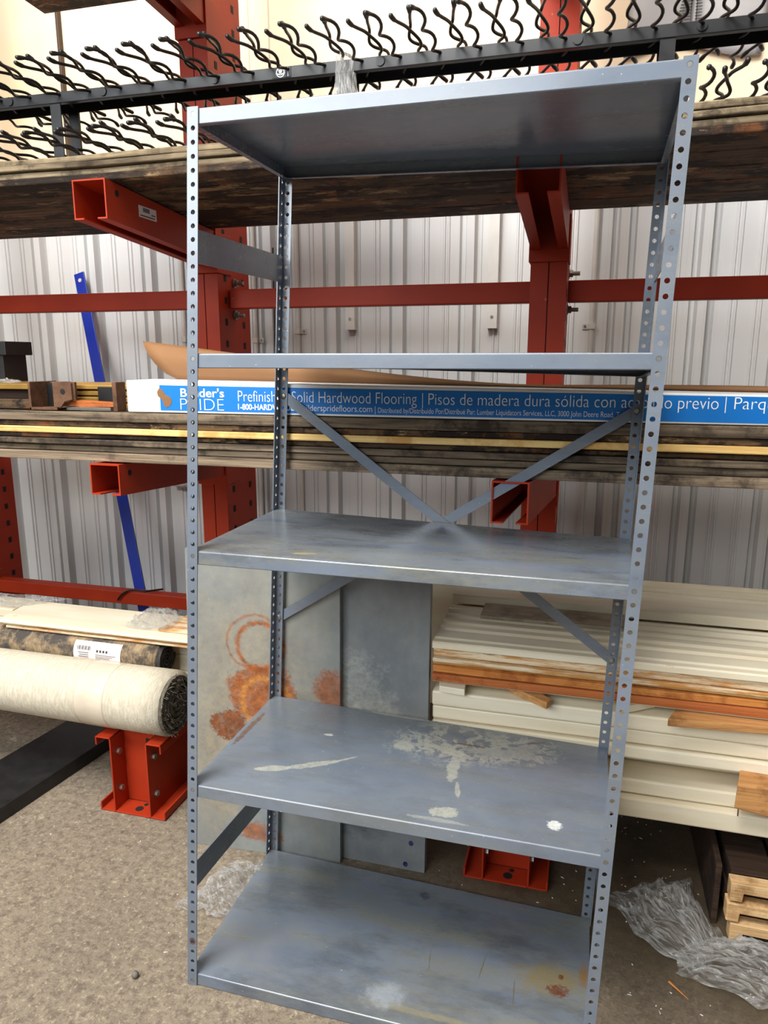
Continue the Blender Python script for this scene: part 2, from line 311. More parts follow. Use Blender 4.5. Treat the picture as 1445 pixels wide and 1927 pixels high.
# ------------------------------------------------------------------ mesh building
class MB:
    def __init__(self): self.v = []; self.f = []; self.mi = []; self.uv = {}
    def face(self, idx, mi=0): self.f.append(tuple(idx)); self.mi.append(mi)
    def add(self, p, uv=None):
        self.v.append(tuple(p))
        if uv is not None: self.uv[len(self.v) - 1] = uv
        return len(self.v) - 1
    def box(self, x0, x1, y0, y1, z0, z1, mi=0, fn=None):
        b = len(self.v)
        for z in (z0, z1):
            for x, y in ((x0, y0), (x1, y0), (x1, y1), (x0, y1)): self.add(fn(x, y, z) if fn else (x, y, z))
        for q in ((3, 2, 1, 0), (4, 5, 6, 7), (0, 1, 5, 4), (1, 2, 6, 5), (2, 3, 7, 6), (3, 0, 4, 7)): self.face([b + i for i in q], mi)
        return self
    def hexa(self, pts, mi=0):
        b = len(self.v)
        for p in pts: self.add(p)
        for q in ((3, 2, 1, 0), (4, 5, 6, 7), (0, 1, 5, 4), (1, 2, 6, 5), (2, 3, 7, 6), (3, 0, 4, 7)): self.face([b + i for i in q], mi)
        return self
    def sweep(self, rings, mi=0, closed=True, caps=True):
        b = len(self.v); n = len(rings[0])
        for r in rings:
            for p in r: self.add(p)
        for k in range(len(rings) - 1):
            for i in range(n if closed else n - 1):
                j = (i + 1) % n
                self.face((b + k * n + i, b + k * n + j, b + (k + 1) * n + j, b + (k + 1) * n + i), mi)
        if caps and closed:
            self.face([b + i for i in reversed(range(n))], mi)
            self.face([b + (len(rings) - 1) * n + i for i in range(n)], mi)
        return self
    def prism(self, poly, a, b, axis='x', mi=0, steps=1):
        rings = []
        for k in range(steps + 1):
            t = a + (b - a) * k / steps
            if axis == 'x': rings.append([(t, p[0], p[1]) for p in poly])
            elif axis == 'y': rings.append([(p[0], t, p[1]) for p in poly])
            else: rings.append([(p[0], p[1], t) for p in poly])
        return self.sweep(rings, mi)
    def tube(self, pts, rad, n=8, mi=0, caps=True):
        pts = [Vector(p) for p in pts]; rings = []
        ref = Vector((0, 0, 1))
        if abs((pts[-1] - pts[0]).normalized().z) > .9: ref = Vector((1, 0, 0))
        for i, p in enumerate(pts):
            d = (pts[min(i + 1, len(pts) - 1)] - pts[max(i - 1, 0)]).normalized()
            s = d.cross(ref).normalized(); u = s.cross(d)
            r = rad[i] if isinstance(rad, (list, tuple)) else rad
            rings.append([p + (s * math.cos(2 * math.pi * k / n) + u * math.sin(2 * math.pi * k / n)) * r for k in range(n)])
        return self.sweep(rings, mi, True, caps)
    def cyl(self, p, d, r, h, n=14, mi=0):
        d = Vector(d).normalized(); p = Vector(p); return self.tube([p, p + d * h], r, n, mi)
    def grid(self, fn, nu, nv, thick=0.0, mi=0):
        b = len(self.v)
        for j in range(nv + 1):
            for i in range(nu + 1): self.add(fn(i / nu, j / nv), (i / nu, j / nv))
        for j in range(nv):
            for i in range(nu):
                a = b + j * (nu + 1) + i; self.face((a, a + 1, a + nu + 2, a + nu + 1), mi)
        return self
    def build(self, name, mats, parent=None, bevel=0.0, smooth=False, solid=0.0, recalc=True):
        if not isinstance(mats, (list, tuple)): mats = [mats]
        vs = [Vector(p) for p in self.v]
        if parent is not None: org = parent_world(parent)
        else:
            lo = [min(p[i] for p in vs) for i in range(3)]; hi = [max(p[i] for p in vs) for i in range(3)]
            org = Vector(((lo[0] + hi[0]) / 2, (lo[1] + hi[1]) / 2, lo[2]))
        me = bpy.data.meshes.new(name); me.from_pydata([p - org for p in vs], [], self.f)
        for m in mats: me.materials.append(m)
        for p, i in zip(me.polygons, self.mi): p.material_index = i; p.use_smooth = smooth
        if self.uv:
            ul = me.uv_layers.new(name='UVMap')
            for lp in me.loops: ul.data[lp.index].uv = self.uv.get(lp.vertex_index, (0, 0))
        if recalc:
            bm = bmesh.new(); bm.from_mesh(me); bmesh.ops.recalc_face_normals(bm, faces=bm.faces); bm.to_mesh(me); bm.free()
        me.update()
        o = bpy.data.objects.new(name, me); C.objects.link(o)
        if parent is not None: o.parent = parent
        else: o.location = org
        if solid:
            s = o.modifiers.new('solid', 'SOLIDIFY'); s.thickness = solid; s.offset = 0
        if bevel:
            b = o.modifiers.new('bevel', 'BEVEL'); b.width = bevel; b.segments = 2; b.limit_method = 'ANGLE'; b.angle_limit = R(40)
        return o

def parent_world(o):
    p = Vector(o.location)
    while o.parent: o = o.parent; p += Vector(o.location)
    return p
def thing(name, label, cat, loc, group=None):
    o = bpy.data.objects.new(name, None); C.objects.link(o); o.location = loc; o.empty_display_size = .05
    return tag(o, label, cat, group)
def tag(o, label, cat, group=None, kind=None):
    o['label'] = label; o['category'] = cat
    if group: o['group'] = group
    if kind: o['kind'] = kind
    return o
def structure(o): o['kind'] = 'structure'; return o

# ------------------------------------------------------------------ the setting
WALL = 3.08
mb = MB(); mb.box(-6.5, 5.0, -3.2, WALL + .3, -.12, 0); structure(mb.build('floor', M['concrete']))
mb = MB(); mb.box(-6.5, 5.0, -3.0, WALL + .3, 4.6, 4.7); structure(mb.build('ceiling', M['ribbed']))
mb = MB(); mb.box(-6.6, -6.5, -3.0, WALL + .3, 0, 4.6); structure(mb.build('wall_left', M['ribbed']))
mb = MB(); mb.box(5.0, 5.1, -3.0, WALL + .3, 0, 4.6); structure(mb.build('wall_right', M['ribbed']))
prof = []
pitch = .2944; x = -.482 - 16 * pitch
while x < 3.9:
    prof += [(x - .046, 0), (x - .040, -.022), (x - .024, -.022), (x - .016, .018), (x + .016, .018), (x + .024, -.022), (x + .040, -.022), (x + .046, 0)]
    for off in (.10, .118, .186, .204):
        prof += [(x + off - .006, 0), (x + off - .003, .006), (x + off + .003, .006), (x + off + .006, 0)]
    x += pitch
mb = MB()
mb.sweep([[(a, WALL - d, z) for a, d in prof] for z in (0, 2.12)], closed=False)
mb.box(prof[0][0], prof[-1][0], WALL + .03, WALL + .05, 0, 2.12)
structure(mb.build('wall_back', M['ribbed'], recalc=False))
mb = MB(); mb.box(-5.3, 3.9, WALL - .035, WALL + .05, 2.12, 4.3)
for sx_ in (-1.41, -1.32, .16, .95): mb.box(sx_ - .003, sx_ + .003, WALL - .0365, WALL - .035, 2.12, 4.3, 1)
structure(mb.build('wall_upper', [M['cream'], M['faint']]))
mb = MB(); mb.box(-2.304, -2.291, WALL - .062, WALL - .036, 2.12, 4.3); structure(mb.build('trim_1', M['seam'], bevel=.003))

# ------------------------------------------------------------------ cantilever rack
CU = {'a': (-1.375, -1.27), 'b': (-.190, -.078), 'c': (-2.562, -2.457)}
CF, CB = 2.42, 2.67
rack = thing('cantilever_rack', 'orange-red steel cantilever storage rack holding the lumber along the back wall', 'storage rack', (-.73, 2.5, 0))
def sq_holes(mb, x, sgn, z0, z1):
    z = z0; k = 0
    while z < z1:
        for yy in (2.475, 2.615):
            zz = z + (0 if yy < 2.5 else -.005)
            mb.box(min(x, x + sgn * .0012), max(x, x + sgn * .0012), yy - .009, yy + .009, zz - .012, zz + .012, 1)
        z += .0765
def column(cx0, cx1):
    mb = MB()
    mb.box(cx0, (cx0 + cx1) / 2 - .0015, CF, CB, .0, 3.3); mb.box((cx0 + cx1) / 2 + .0015, cx1, CF, CB, .0, 3.3)
    mb.box((cx0 + cx1) / 2 - .002, (cx0 + cx1) / 2 + .002, CF + .004, CB - .004, .01, 3.29, 1)
    sq_holes(mb, cx1, 1, .34, 3.2); sq_holes(mb, cx0, -1, .34, 3.2)
    return mb.build('column', [M['red'], M['dark']], rack, bevel=.004)
cols = {k: column(*v) for k, v in CU.items()}
def arm(x0, x1, r0, r1, yf, zt, zf, drop, par):
    """inverted U channel with inturned bottom lips, tip raised by drop; x0..x1 at the tip, r0..r1 at the root"""
    t = .004; lip = .03; mb = MB(); zt0 = zt
    yr = CF - .002; zr = zf - drop
    def sect(y, a, b, zb):
        zt = zt0 if y == yf else zt0 - drop
        return [(a, y, zt), (b, y, zt), (b, y, zb), (b - lip, y, zb), (b - lip, y, zb + t), (b - t, y, zb + t), (b - t, y, zt - t), (a + t, y, zt - t), (a + t, y, zb + t), (a + lip, y, zb + t), (a + lip, y, zb), (a, y, zb)]
    mb.sweep([sect(yf, x0, x1, zf), sect(yr, r0, r1, zr)], caps=False)
    # end rims
    for y, a, b, zb in ((yf, x0, x1, zf), (yr, r0, r1, zr)):
        i0 = len(mb.v)
        for p in sect(y, a, b, zb): mb.add(p)
        for q in ((0, 1, 6, 7), (1, 2, 5, 6), (2, 3, 4, 5), (0, 7, 8, 11), (8, 9, 10, 11)): mb.face([i0 + k for k in q])
    o = mb.build('arm', M['red'], rack)
    c = MB()
    c.box(r0 - .004, r1 + .004, CF - .012, CF - .0005, zr - .035, zt - drop)
    c.box(r1 + .0006, r1 + .006, CF - .012, CF + .10, zr - .035, zt - drop); c.box(r0 - .006, r0 - .0006, CF - .012, CF + .10, zr - .035, zt - drop)
    c.build('mounting_bracket', M['red'], o, bevel=.002)
    for xx, sg in ((x1, 1), (x0, -1)):
        hb = MB(); hb.cyl((xx - sg * .0015, yf + .05, zt - .03), (sg, 0, 0), .009, .002); hb.build('bolt_hole', M['dark'], o)
    return o
a1 = arm(-1.375, -1.272, -1.375, -1.27, 1.815, 1.908, 1.806, .043, cols['a'])
arm(-.184, -.082, -.190, -.078, 1.815, 1.908, 1.806, .043, cols['b'])
arm(-2.562, -2.459, -2.562, -2.457, 1.815, 1.908, 1.806, .043, cols['c'])
arm(-1.369, -1.272, -1.375, -1.27, 1.782, 1.140, 1.050, .038, cols['a'])
arm(-.214, -.122, -.190, -.078, 1.782, 1.140, 1.034, .038, cols['b'])
arm(-2.562, -2.459, -2.562, -2.457, 1.782, 1.140, 1.050, .038, cols['c'])
arm(-1.375, -1.272, -1.375, -1.27, 1.76, 2.625, 2.535, .030, cols['a'])
arm(-.184, -.082, -.190, -.078, 1.76, 2.625, 2.535, .030, cols['b'])
lb = MB(); lb.box(-1.2719, -1.2708, 1.965, 2.055, 1.836, 1.868); st = lb.build('sticker', M['paper'], a1)
st['label'] = 'small white printed sticker'
pb = MB()
for k in range(9): pb.box(-1.2707, -1.2702, 1.985 + k * .004, 1.9865 + k * .004 + .001 * (k % 2), 1.852, 1.864)
pb.box(-1.2707, -1.2702, 1.97, 2.045, 1.840, 1.843); pb.box(-1.2707, -1.2702, 2.028, 2.048, 1.848, 1.851)
pb.build('printing', M['print'], st)
BH = .262
def base(x0, x1):
    t = .005; mb = MB(); yf = 1.80
    for xw, sg in ((x0, -1), (x1, 1)):
        mb.box(min(xw, xw + sg * t), max(xw, xw + sg * t), yf, CB, 0.001, BH)
        mb.box(min(xw, xw + sg * .056), max(xw, xw + sg * .056), yf, CB, BH - t, BH)
        mb.box(min(xw, xw + sg * .056), max(xw, xw + sg * .056), yf, CB, .001, .001 + t)
        xe = xw + sg * .056
        mb.box(min(xe, xe - sg * t), max(xe, xe - sg * t), yf, CB, BH - .03, BH)
        mb.box(min(xe, xe - sg * t), max(xe, xe - sg * t), yf, CB, .001, .03)
    mb.box(x0, x1, yf + .07, yf + .076, .006, BH - .008)
    mb.box(x0, x1, yf, yf + .07, .001, .006)
    o = mb.build('base_beam', M['red'], rack, bevel=.0015)
    for zz in (.07, .20):
        for xx in (x0, x1 + t):
            b2 = MB(); b2.cyl((xx, yf + .035, zz), (1, 0, 0), .010, .009, 6); b2.build('bolt', M['bolt'], o)
    cx_ = (x0 + x1) / 2
    b3 = MB(); b3.cyl((cx_ + .005, yf + .030, .006), (0, 0, 1), .013, .0012); b3.build('anchor_hole', M['dark'], o)
    b3 = MB(); b3.cyl((cx_ + .014, yf + .055, .006), (0, 0, 1), .007, .0012); b3.build('anchor_hole', M['dark'], o)
    b3 = MB(); b3.box(cx_ + .02, cx_ + .032, yf + .0685, yf + .07, BH - .055, BH - .025); b3.build('slot_hole', M['dark'], o)
base(-1.392, -1.268); base(-.206, -.085); base(-2.58, -2.457)
def hbeam(x0, x1, y0, z0, z1, d=.05):
    mb = MB(); mb.box(x0, x1, y0, y0 + d, z0, z1); return mb.build('cross_beam', M['red'], rack, bevel=.004)
for x0, x1 in ((-2.455, -1.377), (-1.268, -.192), (-.076, 2.2)):
    hbeam(x0, x1, 2.50, 1.613, 1.680); hbeam(x0, x1, 2.50, .435, .490)
for xx in (-1.268, -.076):
    for zz in (1.705, 1.592):
        mb = MB(); p = (xx, 2.545, zz)
        mb.cyl(p, (1, 0, 0), .016, .003, 16); mb.cyl((xx + .003, 2.545, zz), (1, 0, 0), .0125, .010, 6); mb.cyl((xx + .013, 2.545, zz), (1, 0, 0), .007, .022, 10)
        mb.build('bolt', M['bolt'], rack)

# ------------------------------------------------------------------ lumber
def board(name, x0, x1, y0, y1, z0, z1, mat, label, cat='board', group=None, bev=.003, wob=.0, seed=0, rz=0.0, tilt=0.0):
    mb = MB(); n = max(2, int((x1 - x0) / .12)); rnd = random.Random(seed)
    ph = [rnd.uniform(0, 9) for _ in range(4)]
    rings = []
    for k in range(n + 1):
        xx = x0 + (x1 - x0) * k / n
        dy = wob * (math.sin(xx * 5 + ph[0]) + .5 * math.sin(xx * 13 + ph[1])); dz = wob * .08 * math.sin(xx * 4 + ph[2])
        c, s = math.cos(rz), math.sin(rz); xm = (x0 + x1) / 2
        ring = []
        for yy, zz in ((y0 + dy, z0), (y1, z0), (y1, z1), (y0 + dy, z1)):
            ring.append((xm + c * (xx - xm) - s * (yy - y0), y0 + s * (xx - xm) + c * (yy - y0), zz + dz - tilt * (yy - 1.80)))
        rings.append(ring)
    mb.sweep(rings); o = mb.build(name, mat, bevel=bev)
    return tag(o, label, cat, group)
GU = 'weathered boards on the upper rack arms'; GL = 'weathered boards stacked on the middle rack arms'
yb = [1.836, 1.951, 2.066, 2.181, 2.297, 2.412]
pos = ['along the front edge', 'second from the front edge', 'middle of the five', 'fourth from the front edge', 'farthest back near wall']
for k in range(5):
    board('lumber_board', -2.75, 1.35, yb[k] + .001, yb[k + 1] - .002, 1.9115, 1.930, M['brown_lumber'], 'stained brown board underneath the upper lumber, ' + pos[k], group=GU, wob=.002 if k == 0 else 0, seed=k, tilt=.062)
up = [(1.9325, 1.9475, 'grey weathered plank second from bottom at front of the upper stack', .012), (1.9500, 1.9645, 'pale cracked plank third from bottom at front of the upper stack', .001),
      (1.9670, 1.983, 'rough grey top plank at front edge of upper stack, under the hook rack', .009)]
for k, (a, b, lb_, dy) in enumerate(up):
    board('lumber_board', -2.75, 1.35, 1.838 + dy, 2.02, a, b, M['pale_lumber'], lb_, group=GU, wob=.005, seed=20 + k, tilt=.062)
    board('lumber_board', -2.75, 1.35, 2.023, 2.23, a, b, M['grey_lumber'], 'grey boards of the upper stack lying behind its front planks', group='rear boards of the upper stack', seed=30 + k, tilt=.062)
low = [(1.1435, 1.169, 'grey_lumber', 'lowest grey plank of the middle lumber stack, resting on the rack arms'),
       (1.1705, 1.188, 'grey_lumber', 'grey plank second from bottom of the middle lumber stack'),
       (1.1895, 1.2065, 'grey_lumber', 'grey plank just below the dark slat under the yellow board'),
       (1.208, 1.2215, 'brown_lumber', 'thin dark slat directly under the bright yellow pine board'),
       (1.2225, 1.2405, 'yellow_lumber', 'bright yellow pine board in the middle of the dark lumber stack'),
       (1.2415, 1.2575, 'brown_lumber', 'dark brown board directly on top of the yellow pine board'),
       (1.2585, 1.2865, 'grey_lumber', 'thick grey top plank of middle stack, right under the white flooring carton')]
offs = [0, .012, .002, .013, .000, .011, .001]
for k, (a, b, m, lb_) in enumerate(low):
    board('lumber_board', -2.75, 1.35, 1.808 + offs[k], 2.09, a, b, M[m], lb_, group=GL, wob=.003, seed=40 + k, tilt=.060)
    board('lumber_board', -2.75, 1.35, 2.093, 2.38, a, b, M['grey_lumber'], 'boards of the middle stack lying behind its front planks', group='rear boards of the middle stack', seed=50 + k, tilt=.060)
mb = MB(); mb.hexa([(-1.90, 1.5, 2.645), (-.75, 1.5, 2.645), (-.75, 2.405, 2.5985), (-1.875, 2.405, 2.5985), (-1.90, 1.5, 2.68), (-.75, 1.5, 2.68), (-.75, 2.405, 2.635), (-1.875, 2.405, 2.635)])
tag(mb.build('plywood_sheet', M['brown_lumber'], bevel=.003), 'brown plywood sheet on the topmost rack arm, corner seen from below', 'plywood')

# ------------------------------------------------------------------ steel shelving unit
W, D = 34.726, 18.016
SHX, SHY, TW = .03218, .04969, -.885
BX, BY, AZ = -.8140, 1.2735, -.00697
ca, sa = math.cos(AZ), math.sin(AZ)
def SM(X, Y, Z):
    zz = max(0.0, Z + TW * (X / W) * (Y / D)) if Z > .02 or Y > 9 else max(0, Z)
    xs, ys = X + SHX * Z, Y + SHY * Z
    return (BX + .0254 * (ca * xs - sa * ys), BY + .0254 * (sa * xs + ca * ys), .0254 * zz)
unit = thing('steel_shelving_unit', 'tall blue-grey perforated steel shelving unit with five empty shelves, leaning slightly', 'shelving unit', (BX + .45, BY + .23, 0))
ANG = [2 * math.pi * (k + .5) / 16 - 2 * math.pi / 32 * 0 for k in range(16)]
ANG = [2 * math.pi * k / 16 for k in range(16)]
def flange(mb, f, s0, s1, t0, t1, holes, hr=.185):
    """perforated strip; f(s, t, side) -> local inches, side 0/1 the two faces"""
    def ring(kc, side):
        rect = []; hole = []
        for i, a in enumerate(ANG):
            c, s = math.cos(a), math.sin(a)
            hole.append((hr * c, kc + hr * s))
            if i % 4 == 2: rect.append((s1 if c > 0 else s0, kc + (.5 if s > 0 else -.5)))
            else:
                m = max(abs(c), abs(s))
                px, py = c / m, s / m
                rect.append(((px * s1 if px > 0 else -px * s0), kc + py * .5))
        return rect, hole
    for kc in holes:
        ids = []
        for side in (0, 1):
            rect, hole = ring(kc, side)
            ri = [mb.add(SM(*f(s, t, side)), (s, t)) for s, t in rect]; hi = [mb.add(SM(*f(s, t, side)), (s, t)) for s, t in hole]
            ids.append((ri, hi))
            for i in range(16):
                j = (i + 1) % 16; q = (ri[i], ri[j], hi[j], hi[i]); mb.face(q if side == 0 else q[::-1])
        h0, h1 = ids[0][1], ids[1][1]; r0, r1 = ids[0][0], ids[1][0]
        for i in range(16):
            j = (i + 1) % 16; mb.face((h0[i], h0[j], h1[j], h1[i]))
        for i in (14, 15, 0, 1): mb.face((r0[i], r1[i], r1[(i + 1) % 16], r0[(i + 1) % 16]))
        for i in (6, 7, 8, 9): mb.face((r0[i], r1[i], r1[(i + 1) % 16], r0[(i + 1) % 16]))
    for ka, sgn, idx in ((holes[0], -1, (10, 11, 12, 13)), (holes[-1], 1, (2, 3, 4, 5))):
        rect, _ = ring(ka, 0)
        for i in idx:
            p, q = rect[i], rect[(i + 1) % 16]
            vs = [mb.add(SM(*f(*p, 0))), mb.add(SM(*f(*q, 0))), mb.add(SM(*f(*q, 1))), mb.add(SM(*f(*p, 1)))]; mb.face(vs)
HOLES = [.5 + k for k in range(75)]
TH = .085
def post(X0, Y0, sx, sy, mat):
    """sx +1: outer side is left; sy +1: main face is the front"""
    mb = MB()
    flange(mb, lambda s, t, sd: (X0 + sx * s, Y0 + sy * (-TH + sd * TH), t), -.5, .42, 0, 75, HOLES)
    flange(mb, lambda s, t, sd: (X0 + sx * (-.5 + sd * TH), Y0 + sy * (.52 + s), t), -.52, .62, 0, 75, HOLES)
    o = mb.build('post', mat, unit, recalc=False)
    return o
pFL = post(0, 0, 1, 1, M['post_rust']); pFR = post(W, 0, -1, 1, M['shelf'])
pRL = post(0, D, 1, -1, M['shelf']); pRR = post(W, D, -1, -1, M['shelf'])
def shelf(Zt, mat, lip=1.15):
    Y0, Y1 = .04, D - .04; th = .05; rr = .13; r = .55
    out = [(Y0 + r, Zt - lip), (Y0 + .06, Zt - lip), (Y0, Zt - lip + .06), (Y0, Zt - rr)]
    for k in range(1, 5): a = math.pi / 2 * k / 4; out.append((Y0 + rr - rr * math.cos(a), Zt - rr + rr * math.sin(a)))
    n = len(out)
    out += [(Y0 + D * .3, Zt), (Y0 + D * .65, Zt)]
    out += [(Y1 - (y - Y0), z) for y, z in reversed(out[:n])]
    inn = [(Y1 - r, Zt - lip + th), (Y1 - th, Zt - lip + th), (Y1 - th, Zt - th), (D * .65, Zt - th), (D * .3, Zt - th), (Y0 + th, Zt - th), (Y0 + th, Zt - lip + th), (Y0 + r, Zt - lip + th)]
    poly = out + inn
    mb = MB(); X0, X1 = -.40, W + .40; ns = 8
    b = 0; npl = len(poly)
    for k in range(ns + 1):
        X = X0 + (X1 - X0) * k / ns
        for y, z in poly: mb.add(SM(X, y, z), (X, y))
    for k in range(ns):
        for i in range(npl):
            j = (i + 1) % npl; mb.face((k * npl + i, k * npl + j, (k + 1) * npl + j, (k + 1) * npl + i))
    # side lips and inturned side returns
    for xa, xb, xr in ((X0, X0 + th, X0 + r), (X1 - th, X1, X1 - r)):
        for (p, q, zl, zh) in ((xa, xb, Zt - lip, Zt - .001), (min(xa, xr), max(xb, xr), Zt - lip, Zt - lip + th)):
            pts = [(p, Y0 + .05, zl), (q, Y0 + .05, zl), (q, Y1 - .05, zl), (p, Y1 - .05, zl), (p, Y0 + .05, zh), (q, Y0 + .05, zh), (q, Y1 - .05, zh), (p, Y1 - .05, zh)]
            i0 = len(mb.v)
            for a_ in pts: mb.add(SM(*a_), (a_[0], a_[1]))
            for q_ in ((3, 2, 1, 0), (4, 5, 6, 7), (0, 1, 5, 4), (1, 2, 6, 5), (2, 3, 7, 6), (3, 0, 4, 7)): mb.face([i0 + i for i in q_])
    return mb.build('shelf', mat, unit, recalc=True)
for hole, mt, lb_ in ((0, 'shelf', None), (18, 'shelf', None), (34, 'shelf3', None), (55, 'shelf4', 'shelf with white peeling stains'), (74, 'shelf5', 'bottom shelf with a rust spot')):
    s_ = shelf(74.5 - hole + (.42 if hole < 74 else .68), M[mt])
    if lb_: s_['label'] = lb_
def strap(name, a, b, w, nrm, mat):
    """flat bar between local points a, b; width w along 'up in the plane', thin along nrm"""
    a, b, nrm = Vector(a), Vector(b), Vector(nrm).normalized()
    d = (b - a).normalized(); u = d.cross(nrm).normalized() * (w / 2); t = nrm * .045
    mb = MB(); mb.hexa([SM(*(p)) for p in (a - u - t, a + u - t, a + u + t, a - u + t, b - u - t, b + u - t, b + u + t, b - u + t)])
    return mb.build(name, mat, unit)
zu, zl = 74.5 - 21.76, 74.5 - 45.59
strap('cross_brace', (-.3, D + .14, zu + .2), (W + .3, D + .14, zl - .2), 1.0, (0, 1, 0), M['shelf'])
strap('cross_brace', (-.3, D + .24, zl - .2), (W + .3, D + .24, zu + .2), 1.0, (0, 1, 0), M['shelf'])
def side(X, za0, za1, zb0, zb1):
    mb = MB(); t = .09
    mb.hexa([SM(*p) for p in ((X, .1, za0), (X + t, .1, za0), (X + t, D - .1, zb0), (X, D - .1, zb0), (X, .1, za1), (X + t, .1, za1), (X + t, D - .1, zb1), (X, D - .1, zb1))])
    return mb.build('side_brace', M['shelf'], unit)
side(-.41, 63.9, 66.45, 64.0, 66.5); side(-.41, 9.1, 11.7, 7.9, 10.4)
side(W + .32, 63.9, 66.45, 64.0, 66.5); side(W + .32, 9.1, 11.7, 8.9, 11.4)
def sbolt(X, Y, Z, sy):
    mb = MB(); rings = []
    for r_, dy in ((.27, 0), (.27, .06), (.2, .12), (.001, .14)):
        rings.append([SM(X + r_ * math.cos(k * math.pi / 5), Y + sy * dy, Z + r_ * math.sin(k * math.pi / 5)) for k in range(10)])
    mb.sweep(rings); mb.build('bolt', M['bolt'], unit)
for X in (0, W):
    for Z in (zu, zl): sbolt(X, D - .001, Z, -1)
    for hole in (0, 18, 34, 55, 74):
        mb = MB(); rings = [[SM(X + .17 * math.cos(k * math.pi / 6), y_, 74.5 - hole + .17 * math.sin(k * math.pi / 6)) for k in range(12)] for y_ in (-.07, .03)]
        mb.sweep(rings); mb.build('shelf_clip', M['bolt'], unit)

# ------------------------------------------------------------------ spare shelf panels standing behind the unit
def panel(name, p0, p1, lean, h, mat, label):
    """p0, p1 floor corners of the face; leans back by lean at the top; lips turned away"""
    p0, p1 = Vector((*p0, 0)), Vector((*p1, 0)); ex = (p1 - p0); wd_ = ex.length; ex.normalize()
    ez = Vector((-ex.y * lean / h, ex.x * lean / h, 1)).normalized(); ey = ez.cross(ex)
    P = lambda a, b, c: p0 + ex * a + ez * b + ey * c
    mb = MB(); t = .0016; lp = .024
    def bx(a0, a1, b0, b1, c0, c1):
        i0 = len(mb.v)
        for b in (b0, b1):
            for a, c in ((a0, c0), (a1, c0), (a1, c1), (a0, c1)): mb.add(P(a, b, c), (a / .0254, b / .0254))
        for q in ((3, 2, 1, 0), (4, 5, 6, 7), (0, 1, 5, 4), (1, 2, 6, 5), (2, 3, 7, 6), (3, 0, 4, 7)): mb.face([i0 + i for i in q])
    bx(0, wd_, 0.001, h, 0, t)
    bx(0, t, 0.001, h, t, lp); bx(wd_ - t, wd_, 0.001, h, t, lp); bx(t, wd_ - t, 0.001, .001 + t, t, lp); bx(t, wd_ - t, h - t, h, t, lp)
    o = mb.build(name, mat); return tag(o, label, 'shelf panel', 'spare shelf panels behind the unit')
panel('shelf_panel', (-1.066, 1.730), (-.616, 1.762), .040, .914, M['panel_rusty'], 'spare grey steel shelf panel with large orange rust rings, standing behind shelving unit')
panel('shelf_panel', (-.79, 1.789), (-.371, 1.785), .036, .890, M['panel_grey'], 'plain dark grey spare shelf panel with two blue dots, standing beside rusty panel')

# ------------------------------------------------------------------ stack of white trim boards on the right
F0 = 1.812
TR = 'white trim boards stacked on the rack base'
XL, XR = -.362, 1.45
def moulding(x0, x1, prof, mat, label, name='trim_board', cat='trim board', group=TR):
    mb = MB(); mb.prism(prof, x0, x1, 'x'); return tag(mb.build(name, mat), label, cat, group)
def casing(y0, y1, z0, z1, ridges):
    """flat board whose top carries raised rounded ridges at the given y fractions"""
    p = [(y0, z0), (y0, z1 - .004), (y0 + .004, z1)]
    for f, hh, w_ in ridges:
        yc = y0 + (y1 - y0) * f
        p += [(yc - w_, z1), (yc - w_ * .5, z1 + hh), (yc + w_ * .2, z1 + hh), (yc + w_ * .35, z1 - .003), (yc + w_ * .9, z1 - .002), (yc + w_, z1)]
    p += [(y1 - .003, z1), (y1, z1 - .003), (y1, z0)]
    return p
moulding(XL, XR, casing(F0 - .004, 2.105, .676, .694, ((.12, .004, .012), (.36, .006, .016), (.52, .006, .016), (.70, .007, .018), (.86, .009, .02), (.95, .008, .014))), M['whitewood'], 'wide white grooved casing board lying flat on top of the trim stack')
moulding(XL, XR, casing(2.118, 2.29, .700, .728, ((.9, .006, .012),)), M['whitewood'], 'flat white trim board shaded at the back of the trim stack top')
moulding(XL, XR, casing(2.30, 2.40, .700, .735, ((.2, .008, .012), (.6, .008, .012))), M['whitewood'], 'ridged white moulding at very back of the trim stack top')
board('trim_board', -.26, .14, 1.985, 2.10, .7055, .716, M['greywood'], 'short grey-brown board lying on the white trim stack behind shelving unit', 'board', TR, seed=70)
rows = [(.6475, .6745, 'edgewood', 'second board down of trim stack, worn white edge'),
        (.6345, .6465, 'edgewood', 'thin chipped white and orange strip third down in trim stack'),
        (.6245, .6335, 'yellow_lumber', 'thin yellow raw strip above the orange board in trim stack'),
        (.6045, .6235, 'orangewood', 'orange raw-edged board just above brown hardwood board'),
        (.5815, .6035, 'brownwood', 'reddish brown hardwood board in middle of the trim stack'),
        (.5745, .5805, 'whitewood', 'thin white strip directly under the brown hardwood board')]
for k, (a, b, m, lb_) in enumerate(rows):
    b -= .0012
    board('trim_board', XL, XR, F0 + (.010, .001, .013, .004, -.003, .008)[k], 2.33, a, b, M[m], lb_, 'trim board', TR, bev=.002, wob=.0025 if k < 4 else .001, seed=80 + k)
rows2 = [(.508, .552, 0, 'upper thick white board below the gap with wood offcuts'),
         (.466, .506, .009, 'second thick white board below the gap with wood offcuts'),
         (.428, .464, .002, 'white board just above the recessed moulding in trim stack'),
         (.366, .426, .105, 'recessed white moulding set back in the lower trim stack'),
         (.322, .364, .014, 'white board third from floor side in the trim stack'),
         (.264, .320, -.006, 'lowest wide white board of trim stack, resting on red rack base')]
for k, (a, b, dy, lb_) in enumerate(rows2):
    b -= .002
    board('trim_board', XL, XR, F0 + dy, 2.33, a, b, M['whitewood'], lb_, 'trim board', TR, bev=.005, wob=.001, seed=90 + k)
